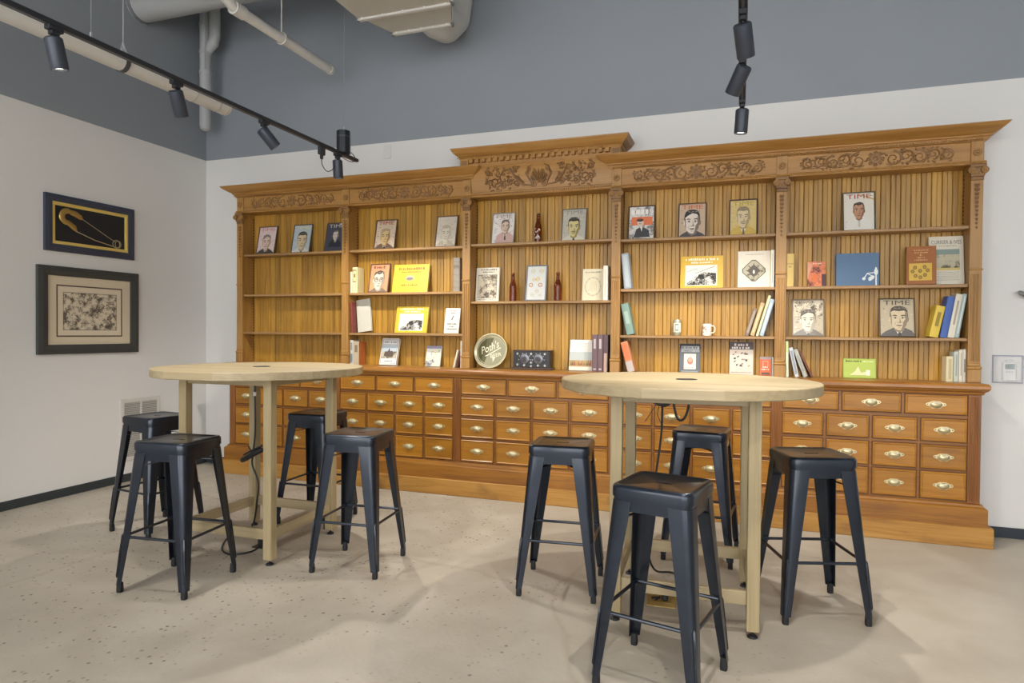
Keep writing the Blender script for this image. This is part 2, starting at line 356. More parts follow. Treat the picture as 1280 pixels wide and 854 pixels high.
def portrait(A, u0, u1, v0, v1, p, seed=0, title=None, tcol=None, extra=None):
    """head and shoulders drawn in a few flat tones"""
    rg = random.Random(seed); W, H = u1 - u0, v1 - v0; X = lambda a: u0 + a * W; Y = lambda b: v0 + b * H
    c = 0.5 + p.get('dx', 0); hy = p.get('hy', 0.42); k = p.get('k', 1.0) * 1.12
    cl = lambda t: max(.003, min(.997, t))
    P = lambda pts, cc: A.poly([(X(cl(c + a * k)), Y(cl(hy + b * k))) for a, b in pts], cc)
    E_ = lambda a, b, ra, rb, cc, n=18: P([(a + ra * cos(2 * pi * q / n), b + rb * sin(2 * pi * q / n)) for q in range(n)], cc)
    L_ = lambda pts, wd, cc: A.line([(X(cl(c + a * k)), Y(cl(hy + b * k))) for a, b in pts], wd * W * k, cc)
    A.rect(u0, u1, v0, v1, p['bg'])
    if extra: extra(A, X, Y, W, H)
    for q in range(p.get('hatch', 10) * 2):
        a, b = rg.uniform(.02, .9), rg.uniform(.02, .95)
        A.line([(X(a), Y(b)), (X(min(.98, a + rg.uniform(.02, .09))), Y(min(.99, b + rg.uniform(-.05, .05))))], rg.uniform(.008, .022) * W, rg.choice(p.get('marks', [p['ink'], p['shade']])))
    P([(-.5, -.6), (-.42, -.34), (-.30, -.27), (-.13, -.20), (.13, -.20), (.30, -.27), (.42, -.34), (.5, -.6)], p['suit'])
    P([(-.12, -.20), (.0, -.44), (.13, -.20)], p.get('shirt', 'e6e0d4'))
    P([(-.02, -.28), (.03, -.28), (.05, -.5), (-.03, -.5)], p.get('tie', p['ink']))
    P([(-.11, -.26), (.0, -.31), (.12, -.26), (.13, -.05), (-.12, -.05)], p['shade'])
    hs = seed % 3
    P([(-.20, -.06), (-.215, .06), (-.212, .14), (-.175, .225), (-.09, .265 if hs else .25), (.04, .27), (.14, .245), (.20, .17), (.215, .06), (.20, -.06)], p['hair'])
    E_(-.205, -.02, .03, .055, p['skin'], 10); E_(.205, -.02, .03, .055, p['shade'], 10)
    hl = [.12, .19, .16, .20, .15] if hs == 0 else ([.09, .14, .19, .17, .10] if hs == 1 else [.14, .17, .155, .17, .13])
    P([(-.198, hl[0]), (-.195, -.07), (-.165, -.16), (-.10, -.225), (-.03, -.255), (.04, -.255), (.11, -.22), (.17, -.15), (.195, -.06), (.198, hl[4]), (.12, hl[3]), (0, hl[2]), (-.12, hl[1])], p['skin'])
    P([(.04, -.255), (.11, -.22), (.17, -.15), (.195, -.06), (.198, hl[4]), (.15, hl[3] * .9), (.135, .05), (.15, -.02), (.10, -.08), (.085, -.16)], p['shade'])
    P([(-.198, hl[0]), (-.195, -.07), (-.165, -.16), (-.17, -.02), (-.175, .06)], p['shade'])
    for sx in (-1, 1):
        P([(sx * .035, .045), (sx * .06, .07), (sx * .12, .078), (sx * .165, .055), (sx * .12, .055), (sx * .06, .05)][::sx], p['ink'])
        P([(sx * .04, .0), (sx * .09, .035), (sx * .145, .005), (sx * .09, -.015)][::sx], p['shade'])
        E_(sx * .092, .010, .040, .016, 'e9e2d4', 10); E_(sx * .088, .011, .019, .018, p['ink'], 8)
        L_([(sx * .05, .015), (sx * .09, .03), (sx * .135, .012)], .012, p['ink'])
        L_([(sx * .065, -.075), (sx * .10, -.12), (sx * .105, -.155)], .008, p['shade'])
    P([(.012, .04), (.035, -.05), (.05, -.085), (.0, -.098), (.015, -.06)], p['shade'])
    L_([(-.035, -.078), (-.02, -.096), (.01, -.090), (.04, -.096), (.05, -.078)], .010, p['ink'])
    if p.get('tash'): P([(-.095, -.135), (-.05, -.108), (0, -.113), (.05, -.108), (.10, -.135), (.05, -.128), (0, -.126), (-.05, -.128)], p['ink'])
    P([(-.075, -.150), (-.03, -.138), (0, -.143), (.03, -.138), (.08, -.150), (.03, -.172), (-.02, -.172)], p.get('lip', p['shade'])); L_([(-.075, -.150), (0, -.154), (.08, -.150)], .009, p['ink'])
    L_([(-.03, -.205), (.0, -.198), (.035, -.205)], .008, p['shade'])
    for q in range(7): t = -.17 + .05 * q; L_([(t, .20 + rg.uniform(0, .03)), (t + .03, .225), (t + .07, .215)], .008, p['skin'] if q % 2 else p['ink'])
    if p.get('glasses'):
        for sx in (-1, 1): L_([(sx * .095 + .068 * cos(t), .005 + .05 * sin(t)) for t in [2 * pi * q / 12 for q in range(13)]], .018, p['ink'])
    if title: A.text(title, X(.10), X(.90), Y(.845), Y(.965), tcol or p['ink'])

# ------------------------------------------------------------------ the room
FLOORM = concrete(); WALLM = wall_mat('painted_wall')
def struct(name, mb, loc=(0, 0, 0), smooth=False):
    return obj(name, mb, None, loc, smooth=smooth, kind='structure')
struct('floor', MB().box(-0.2, 10.0, -8.0, 0.2, -0.12, 0.0, FLOORM))
struct('wall_back', MB().box(-0.2, 10.0, 0.0, 0.2, 0.0, 4.9, WALLM))
struct('wall_left', MB().box(-0.2, 0.0, -8.0, 0.0, 0.0, 4.9, WALLM))
struct('ceiling', MB().box(-0.2, 10.0, -8.0, 0.2, 4.9, 5.0, paint('767b80', 0.8)))
FX = [(0.5, 3.1), (3.6, 6.4), (6.9, 9.5)]  # openings of an unseen front wall, added to let daylight in
fwm = MB(); xs = [-0.2] + [v for p in FX for v in p] + [10.0]
for k in range(0, len(xs), 2): fwm.box(xs[k], xs[k + 1], -8.2, -8.0, 0.0, 4.9, WALLM)
for a, b in FX: fwm.box(a, b, -8.2, -8.0, 0.0, 0.35, WALLM).box(a, b, -8.2, -8.0, 4.0, 4.9, WALLM)
struct('added_wall_front', fwm)
struct('added_wall_right', MB().box(10.0, 10.2, -8.2, 0.2, 0.0, 4.9, WALLM))  # unseen right wall, added with the front wall for daylight and reflections
for k, (a, b) in enumerate(FX):
    wf = MB()
    for x in (a, (a + b) / 2 - .03, b - .06): wf.box(x, x + .06, -8.13, -8.07, .35, 4.0, paint('2a2c30', .5))
    for z in (.35, 2.6, 3.94): wf.box(a, b, -8.13, -8.07, z, z + .06, paint('2a2c30', .5))
    struct('added_window_%d' % (k + 1), wf)  # unseen windows, added as daylight source and for streaks in the stool metal
struct('baseboard_left', MB().box(0.0, 0.014, -1.99, 0.0, 0.0, 0.068, BASEB, 0.003).box(0.0, 0.014, -8.0, -3.075, 0.0, 0.068, BASEB, 0.003))
struct('baseboard_back', MB().box(0.014, 0.42, -0.014, 0.0, 0.0, 0.068, BASEB, 0.003))
struct('baseboard_right', MB().box(6.56, 10.0, -0.014, 0.0, 0.0, 0.068, paint('232b35', 0.5), 0.003))
tr = MB()
tr.box(0.0, 0.018, -2.075, -2.005, 0.0, 2.32, paint('bdb9b2', 0.5), 0.003).box(0.0, 0.018, -3.06, -2.99, 0.0, 2.32, paint('bdb9b2', 0.5), 0.003).box(0.0, 0.018, -2.99, -2.075, 2.25, 2.32, paint('bdb9b2', 0.5), 0.003)
struct('trim_1', tr)
d1 = struct('door_1', MB().box(0.0, 0.008, -2.985, -2.08, 0.01, 2.245, paint('c6c3bd', 0.5)))
obj('door_handle', MB().tube([(0.008, -2.16, 1.0), (0.05, -2.16, 1.0), (0.055, -2.26, 1.0)], 0.009, 8, BLACK), d1, smooth=True)
for z in (0.35, 1.2, 2.05): obj('hinge', MB().tube([(0.012, -2.078, z - .04), (0.012, -2.078, z + .04)], 0.006, 8, BRASSD), d1)

# ------------------------------------------------------------------ drawer cabinet (lower half of the back bar)
CX = 3.52
LF = -0.28                                           # face of the drawer cabinet
lp = [CX - 2.925, CX - 1.79, CX - 0.645, CX + 0.63, CX + 1.765, CX + 2.92]
cab = thing('drawer_cabinet', 'long honey oak cabinet with rows of small drawers under the bookcase', 'cabinet', (CX, -0.14, 0.0))
wpart('carcass', MB().box(lp[0] - 0.04, lp[5] + 0.04, LF + 0.004, -0.002, 0.24, 0.965, W_FRAME), cab)
wpart('plinth', MB().box(lp[0] - 0.105, lp[5] + 0.105, LF - 0.045, -0.016, 0.0, 0.128, W_PLINTH, 0.004), cab)
pr = [(0.03, 0.128), (0.03, 0.235), (0.026, 0.243), (0.012, 0.250), (0.008, 0.262), (0.0, 0.268)]
wpart('base_board', MB().moulding(pr, lp[0] - 0.045, lp[5] + 0.045, LF, -0.016, W_BASE), cab)
pr = [(0.0, 0.955), (0.006, 0.960), (0.010, 0.972), (0.024, 0.982), (0.030, 0.990), (0.034, 0.996), (0.034, 1.012), (0.030, 1.020), (0.022, 1.0275)]
wpart('countertop', MB().moulding(pr, lp[0] - 0.045, lp[5] + 0.045, LF, -0.002, wood('wood_counter', '74451c', '966226', 'a8763a', 'x', rough=0.3, rnd=0.03, coat=0.3)), cab)
wpart('back_ledge', MB().box(lp[0] - 0.03, lp[5] + 0.03, LF + 0.05, -0.002, 1.02, 1.028, W_CROWN, 0.002), cab)
for i, c in enumerate(lp):
    m = MB().box(-0.032, 0.032, -0.006, 0.0, 0.27, 0.953, W_FLUTE)
    for k in range(4): m.box(-0.026 + k * 0.0145, -0.0175 + k * 0.0145, -0.012, -0.004, 0.285, 0.945, W_FLUTE, 0.003)
    if i == 0: FLM = m.mesh('fluted_strip')
    place('fluted_strip', FLM, cab, Vector((c, LF, 0)) - cab.location)
# cup pull: oval dome with pierced ears and a card slot
pm = MB(); dome = []
for j in range(5):
    t = j / 4 * pi / 2
    dome.append([(0.036 * cos(a) * cos(t), -0.003 - 0.019 * sin(t), (0.024 if sin(a) < 0 else 0.019) * sin(a) * cos(t) * (1 if t < 1.5 else 0) - 0.002) for a in [2 * pi * q / 16 for q in range(16)]])
pm.loops(dome, BRASS, False, True)
ear = [(-0.058, 0), (-0.050, 0.009), (-0.036, 0.012), (-0.02, 0.021), (0.02, 0.021), (0.036, 0.012), (0.050, 0.009), (0.058, 0), (0.050, -0.009), (0.036, -0.012), (0.02, -0.026), (-0.02, -0.026), (-0.036, -0.012), (-0.050, -0.009)]
pm.loops([[(x, 0, z) for x, z in ear], [(x, -0.004, z) for x, z in ear]], BRASS, True, True)
pm.box(-0.024, 0.024, -0.017, -0.010, 0.004, 0.015, BRASS, 0.002).box(-0.02, 0.02, -0.0178, -0.0165, 0.006, 0.013, paint('e4dcc4', 0.6))
for q in (-1, 1): pm.blob((q * 0.047, -0.004, 0), 0.004, 0.003, 0.004, BRASSD)
PULL = pm.mesh('cup_pull', True)
_dm = {}
def drawer_mesh(wd, h):
    k = (round(wd, 4), round(h, 4))
    if k not in _dm:
        m = MB(); a, b = wd / 2, h / 2
        m.box(-a - 0.006, a + 0.006, -0.0025, 0.0, -b - 0.006, b + 0.006, paint('5a3414', 0.6))
        def ring(i, y): return [(-a + i, y, -b + i), (a - i, y, -b + i), (a - i, y, b - i), (-a + i, y, b - i)]
        m.loops([ring(0, 0), ring(0, -0.010), ring(0.004, -0.0135), ring(0.008, -0.0135), ring(0.0125, -0.0095)], W_DRAW, False, True)
        _dm[k] = m.mesh('drawer')
    return _dm[k]
rows = [(0.826, 0.947, 3), (0.652, 0.796, 4), (0.475, 0.626, 4), (0.283, 0.454, 4)]
for i in range(5):
    x0, x1 = lp[i] + 0.038, lp[i + 1] - 0.038
    for z0, z1, n in rows:
        wd = (x1 - x0 - 0.025 * (n - 1)) / n
        for q in range(n):
            c = Vector((x0 + wd / 2 + q * (wd + 0.025), LF + 0.004, (z0 + z1) / 2)) - cab.location
            dr = place('drawer', drawer_mesh(wd, z1 - z0), cab, c)
            place('cup_pull', PULL, dr, (0, -0.0095, 0.002))

# ------------------------------------------------------------------ bookcase (upper half)
UF = -0.16
P6 = [CX - 2.945, CX - 1.785, CX - 0.62, CX + 0.62, CX + 1.785, CX + 2.945]
Z0, ZT = 1.028, 2.432
bc = thing('bookcase', 'carved oak bookcase with plank back and raised centre standing on the drawer cabinet', 'bookcase', (CX, -0.08, Z0))
bl = Vector(bc.location)
wpart('back_panel', MB().box(P6[0] - 0.03, P6[5] + 0.03, -0.0085, -0.002, Z0, 2.60, paint('4a3216', .7)), bc)
# plank back, every board on its own
_pm = {}
def plank_mesh(wd):
    k = round(wd, 5)
    if k not in _pm:
        h = wd / 2; pf = [(-h + .0008, 0), (-h + .0008, -.007), (-h + .0045, -.0115), (-.0025, -.0115), (0, -.0095), (.0025, -.0115), (h - .0045, -.0115), (h - .0008, -.007), (h - .0008, 0)]
        _pm[k] = MB().loops([[(x, y, 0) for x, y in pf][::-1], [(x, y, ZT - Z0) for x, y in pf][::-1]], W_PLANK, True, True).mesh('plank')
    return _pm[k]
BAYS = []
for i in range(5):
    x0, x1 = P6[i] + 0.033, P6[i + 1] - 0.033; BAYS.append((x0, x1)); n = round((x1 - x0) / 0.0615); wd = (x1 - x0) / n
    for q in range(n): place('plank', plank_mesh(wd), bc, Vector((x0 + (q + .5) * wd, -0.008, Z0)) - bl)
# uprights with peg strips
m = MB().box(-0.032, 0.032, -0.152, -0.006 - 0.0, 0, ZT - Z0, W_PIL)
UPM = m.mesh('upright')
m = MB()
for s_ in (-1, 1):
    for q in range(52): m.box(s_ * 0.033 - .0025, s_ * 0.033 + .0025, -0.034, -0.022, 0.03 + q * 0.026, 0.042 + q * 0.026, paint('5d3a18', 0.6))
PEG = m.mesh('peg_strip')
for c in P6:
    o = place('upright', UPM, bc, Vector((c, UF + 0.16, Z0)) - bl); place('peg_strip', PEG, o)
# shelves
SH = {0: (2.045, 1.666, 1.314), 1: (2.045, 1.666, 1.314), 2: (2.055, 1.582), 3: (2.045, 1.666, 1.314), 4: (2.045, 1.666, 1.314)}
for i in range(5):
    x0, x1 = BAYS[i]
    m = MB().box(-(x1 - x0) / 2 + .001, (x1 - x0) / 2 - .001, -0.157, -0.0205, -0.021, 0, W_SHELF, 0.003).mesh('shelf')
    for z in SH[i]: place('shelf', m, bc, Vector(((x0 + x1) / 2, 0, z)) - bl)
# pilasters: pedestal, fluted shaft, carved shaft, ionic capital
def spiral(cx, cz, R0, turns, a0, sgn, n=22, r1=0.12):
    return [(cx + R0 * (1 - (1 - r1) * t) * cos(a0 + sgn * turns * 2 * pi * t), cz + R0 * (1 - (1 - r1) * t) * sin(a0 + sgn * turns * 2 * pi * t)) for t in [k / n for k in range(n + 1)]]
sh = MB()
sh.box(-.034, .034, -.014, .002, 0.125, 1.32, W_PIL)
for k in range(3): sh.box(-.026 + k * .019, -.012 + k * .019, -.019, -.012, 0.14, 0.70, W_PIL, .004)
PIL_SH = sh.mesh('shaft')
pb = MB().box(-.038, .038, -.022, .002, 0.0, 0.085, W_PIL, .003).box(-.042, .042, -.026, .002, 0.085, 0.105, W_PIL, .006).box(-.036, .036, -.018, .002, 0.105, 0.125, W_PIL, .004)
PIL_B = pb.mesh('pedestal'); PIL_M = MB().box(-.04, .04, -.024, .002, 0.722, 0.736, W_PIL, .005).mesh('mid_band')
dm = MB()
for k in range(11):
    z = 1.27 - k * .027; q = 1 - k * .06
    for s_ in (-1, 1): dm.blob((s_ * .008 * q, -.016, z), .008 * q, .006, .012 * q, W_CARVE)
    dm.blob((0, -.018, z - .010), .005 * q, .005, .007 * q, W_CARVE)
PIL_D = dm.mesh('carved_drop', True)
cp = MB().box(-.046, .046, -.036, .002, 1.380, 1.404, W_CARVE, .005).box(-.038, .038, -.026, .002, 1.325, 1.385, W_CARVE)
cp.box(-.036, .036, -.02, .002, 1.30, 1.325, W_CARVE, .004)
for s_ in (-1, 1):
    cp.tube([(s_ * .036, -.04, 1.362), (s_ * .036, .0, 1.362)], .022, 12, W_CARVE)
    cp.tube([(x, -.041, z) for x, z in spiral(s_ * .036, 1.362, .019, 1.8, pi / 2, s_)], .0035, 5, W_PIL)
    cp.blob((s_ * .012, -.028, 1.345), .008, .006, .01, W_PIL)
PIL_C = cp.mesh('capital', True)
rm = MB().box(-.036, .036, -.012, .002, 1.404, 1.556, W_PIL, .002)
rm.tube([(0, -.012, 1.482), (0, -.017, 1.482)], .026, 20, W_CARVE)
for k in range(10):
    a = 2 * pi * k / 10; rm.blob((.016 * cos(a), -.019, 1.482 + .016 * sin(a)), .006, .004, .006, W_PIL)
rm.blob((0, -.02, 1.482), .007, .006, .007, W_PIL)
RMM = rm.mesh('rosette_block', True)
for c in P6:
    p = place('pilaster', PIL_SH, bc, Vector((c, UF, Z0)) - bl)
    place('pedestal', PIL_B, p); place('mid_band', PIL_M, p); place('carved_drop', PIL_D, p); place('capital', PIL_C, p); place('rosette_block', RMM, p)
# entablature runs left and right of the raised centre
prof = [(0.0, ZT), (0.012, ZT), (0.016, ZT + .010), (0.012, ZT + .022), (0.002, ZT + .026), (0.002, 2.575), (0.012, 2.580), (0.016, 2.588), (0.024, 2.590), (0.024, 2.604), (0.036, 2.608), (0.036, 2.616), (0.046, 2.621), (0.062, 2.630), (0.082, 2.642), (0.100, 2.655), (0.108, 2.664), (0.112, 2.668), (0.112, 2.674), (0.098, 2.676)]
for X0, X1 in ((P6[0] - .036, P6[2] + .034), (P6[3] - .034, P6[5] + .036)):
    wpart('cornice', MB().moulding(prof, X0, X1, UF, -0.002, W_CROWN), bc)
def scrolls(m, x0, x1, zc, R0, yf, n, mat, seed=0, tr=.0055):
    """running rinceau: spirals that alternate up and down, leaves between, a rosette in the middle"""
    rg = random.Random(seed); xm = (x0 + x1) / 2
    m.tube([(xm, yf(zc) + .002, zc), (xm, yf(zc) - .008, zc)], R0 * .62, 14, mat); m.blob((xm, yf(zc) - .009, zc), R0 * .35, .005, R0 * .35, mat)
    for k in range(8):
        a = 2 * pi * k / 8; m.blob((xm + R0 * .8 * cos(a), yf(zc) - .004, zc + R0 * .8 * sin(a)), R0 * .26, .006, R0 * .26, mat)
    for s_ in (-1, 1):
        L_ = (x1 - x0) / 2 - R0 * 1.3; st = L_ / n
        for k in range(n):
            cx = xm + s_ * (R0 * 1.3 + st * (k + .5)); f = 1 - .38 * k / n; ud = 1 if k % 2 else -1; rr = min(R0 * f, st * .72)
            pts = spiral(cx, zc + ud * R0 * .12, rr, 1.55, -ud * pi / 2 * s_ * s_, ud * s_)
            m.tube([(x, yf(z) - .002, z) for x, z in pts], [tr * (1 - .5 * t / len(pts)) for t in range(len(pts))], 5, mat)
            m.tube([(x, yf(z) - .001, z) for x, z in [(cx - s_ * st * .55, zc + ud * R0 * .75), (cx - s_ * st * .15, zc + ud * R0 * .98 * f), (cx + s_ * st * .3, zc + ud * R0 * .7 * f)]], [tr * .4, tr, tr * .3], 5, mat)
            for q in range(14):
                a = rg.uniform(0, 2 * pi); b = rr * rg.uniform(.55, 1.45); z = zc + b * sin(a)
                if abs(z - zc) < R0 * 1.05: m.blob((cx + b * cos(a), yf(z) - .002, z), rg.uniform(.006, .013), .006, rg.uniform(.005, .009), mat)
    return m
yside = lambda z: UF - .002
for k, i in enumerate((0, 1, 3, 4)):
    a, b = P6[i] + .036, P6[i + 1] - .036
    wpart('carved_frieze', scrolls(MB(), a + .09, b - .09, 2.516, .052, yside, 5, W_CARVE, k, .007), bc, True)
def beads(x0, x1, z, y, r, pitch, mat):
    m = MB(); n = int((x1 - x0) / pitch)
    for k in range(n): m.blob((x0 + (k + .5) * (x1 - x0) / n, y, z), r, r, r, mat, 5)
    return m
for a, b in ((P6[0] - .03, P6[2] + .03), (P6[3] - .03, P6[5] + .03)):
    wpart('bead_moulding', beads(a, b, ZT + .011, UF - .016, .0055, .0135, W_CROWN), bc, True, 'stuff')
    wpart('bead_moulding', beads(a, b, 2.583, UF - .016, .0055, .0125, W_CARVE), bc, True, 'stuff')
    wpart('bead_moulding', beads(a, b, 2.598, UF - .025, .0055, .0155, W_CROWN), bc, True, 'stuff')
# raised centre: cove panel, dentils, crown
ca, cb_ = P6[2] + .036, P6[3] - .036
def cove(z): t = max(0, (z - 2.475) / .20); return UF + .012 - .006 - .055 * t * t
lps = []
zs = [2.432, 2.440, 2.455, 2.468, 2.475] + [2.475 + .20 * k / 8 for k in range(1, 9)] + [2.70, 2.745]
for z in zs:
    y = cove(z) if z <= 2.676 else cove(2.675)
    if z < 2.47: y = UF - .012 if z > 2.435 else UF - .004
    lps.append([(ca, y, z), (cb_, y, z), (cb_, -.004, z), (ca, -.004, z)])
wpart('cove_panel', MB().loops(lps, W_CROWN, True, True), bc)
wpart('bead_moulding', beads(ca, cb_, 2.452, UF - .014, .007, .016, W_CROWN), bc, True, 'stuff')
yd = cove(2.675)
for k in range(22):
    x = ca + (k + .5) * (cb_ - ca) / 22
    if k == 0: DEN = MB().box(-.015, .015, -.03, .002, 0, .03, W_CROWN, .002).mesh('dentil')
    place('dentil', DEN, bc, Vector((x, yd, 2.700)) - bl)
prof = [(0.0, 2.728), (0.03, 2.730), (0.036, 2.740), (0.036, 2.752), (0.048, 2.757), (0.058, 2.765), (0.074, 2.779), (0.086, 2.796), (0.092, 2.806), (0.094, 2.814), (0.082, 2.816)]
wpart('crown', MB().moulding(prof, P6[2] - .006, P6[3] + .012, yd + .012, -.002, W_CROWN), bc)
wpart('bead_moulding', beads(P6[2] - .06, P6[3] + .06, 2.746, yd - .026, .006, .014, W_CROWN), bc, True, 'stuff')
for c in (P6[2], P6[3]):
    wpart('crown_block', MB().box(c - .036, c + .036, yd - .02, -.004, 2.655, 2.735, W_PIL, .003).box(c - .024, c + .024, yd - .024, yd - .018, 2.68, 2.722, W_CARVE, .003), bc)
m = MB(); xm = (ca + cb_) / 2; zc = 2.565
for k in range(9):
    a = R(18 + 18 * k); L_ = .085 if k == 4 else .075
    m.tube([(xm + .012 * cos(a), cove(zc - .04) - .004, zc - .045), (xm + L_ * .55 * cos(a), cove(zc) - .008, zc - .045 + L_ * .75 * sin(a)), (xm + L_ * .9 * cos(a), cove(zc + .05) - .004, zc - .045 + L_ * 1.5 * sin(a) * .9)], [.004, .009, .003], 5, W_CARVE)
for s_ in (-1, 1):
    m.tube([(x, cove(z) - .004, z) for x, z in spiral(xm + s_ * .042, zc - .05, .03, 1.6, pi / 2, -s_)], .006, 5, W_CARVE)
    m.tube([(x, cove(z) - .004, z) for x, z in [(xm + s_ * .06, zc - .05), (xm + s_ * .10, zc + .02), (xm + s_ * .085, zc + .075), (xm + s_ * .05, zc + .09)]], [.006, .008, .006, .003], 5, W_CARVE)
    m.tube([(x, cove(z) - .004, z) for x, z in [(xm + s_ * .07, zc - .06), (xm + s_ * .14, zc - .05), (xm + s_ * .20, zc + .01), (xm + s_ * .235, zc + .075), (xm + s_ * .30, zc + .06), (xm + s_ * .34, zc)]], [.004, .008, .009, .008, .007, .004], 6, W_CARVE)
    for q, (dx, dz, rr, sg) in enumerate(((.37, -.02, .055, 1), (.30, -.045, .03, -1), (.42, .055, .03, -1), (.19, -.035, .028, 1))):
        m.tube([(x, cove(z) - .004, z) for x, z in spiral(xm + s_ * dx, zc + dz, rr, 1.7, pi / 2, sg * s_)], .006, 5, W_CARVE)
    rg = random.Random(5)
    for q in range(16):
        dx, dz, r_ = rg.uniform(.14, .46), rg.uniform(-.07, .085), rg.uniform(.014, .028)
        m.tube([(x, cove(z) - .003, z) for x, z in spiral(xm + s_ * dx, zc + dz, r_, 1.4, rg.uniform(0, 6), rg.choice((-1, 1)), 12)], .0045, 4, W_CARVE)
    for q in range(6):
        dx, dz = rg.uniform(.03, .11), rg.uniform(-.06, .09)
        m.tube([(x, cove(z) - .003, z) for x, z in spiral(xm + s_ * dx, zc + dz, .018, 1.4, rg.uniform(0, 6), s_, 12)], .0045, 4, W_CARVE)
    rg = random.Random(3)
    for q in range(80):
        dx, dz = rg.uniform(.16, .46), rg.uniform(-.085, .095)
        m.blob((xm + s_ * dx, cove(zc + dz) - .003, zc + dz), rg.uniform(.005, .012), .006, rg.uniform(.004, .009), W_CARVE)
wpart('carved_panel', m, bc, True)

# ------------------------------------------------------------------ bar tables
TZ = 1.1035
def table(x, y, rz, label):
    t = thing('bar_table', label, 'table', (x, y, 0), (0, 0, rz), 'round bar tables')
    r, th, n = .613, .046, 7
    for k in range(n):
        v0, v1 = -r + 2 * r * k / n, -r + 2 * r * (k + 1) / n
        a = [(math.sqrt(max(0, r * r - v * v)), v) for v in [v0 + (v1 - v0) * q / 8 for q in range(9)]]
        pts = a + [(-u, v) for u, v in a[::-1]]
        if k == 0: pts = pts[1:-1] if a[0][0] < 1e-6 else pts
        pts = [p for i, p in enumerate(pts) if i == 0 or math.dist(p, pts[i - 1]) > 1e-5]
        if math.dist(pts[0], pts[-1]) < 1e-5: pts.pop()
        g = .0004; ins = lambda q: [(u * (1 - q), max(v0 + g, min(v1 - g, v * (1 - q)))) for u, v in pts]
        obj('tabletop_board', MB().loops([[(u, v, z) for u, v in ins(q)] for q, z in ((.006, TZ - th), (0, TZ - th + .004), (0, TZ - .004), (.006, TZ))], W_ASH, True, True), t)
    obj('cable_grommet', MB().lathe([(.052, TZ - .004), (.052, TZ + .002), (.044, TZ + .003), (.042, TZ + .001), (0, TZ + .001)], 24, BLACK), t)
    q = .30
    LEG = MB().box(-.027, .027, -.027, .027, .032, TZ - th, W_ASHV, .003).mesh('leg')
    FT = MB().lathe([(.022, 0), (.022, .006), (.016, .012), (.006, .014), (.006, .034), (0, .034)], 14, BLACK).mesh('levelling_foot', True)
    for sx in (-1, 1):
        for sy in (-1, 1):
            l = place('leg', LEG, t, (sx * q, sy * q, 0)); place('levelling_foot', FT, l)
    ST = MB().box(-q + .027, q - .027, -.012, .012, -.03, .03, W_ASH, .002).mesh('stretcher')
    AP = MB().box(-q + .027, q - .027, -.012, .012, -.022, .022, W_ASH, .002).mesh('apron')
    for k in range(4):
        a = k * pi / 2
        place('stretcher', ST, t, (q * sin(a), -q * cos(a), .172), (0, 0, a)); place('apron', AP, t, (q * sin(a), -q * cos(a), TZ - th - .022), (0, 0, a))
    return t
table(2.2338, -1.8139, R(1.4), 'round pale ash bar table near the wall with the two framed pictures')
table(4.793, -1.8013, R(2.8), 'round pale ash bar table over the brass floor outlet, coiled cable below')

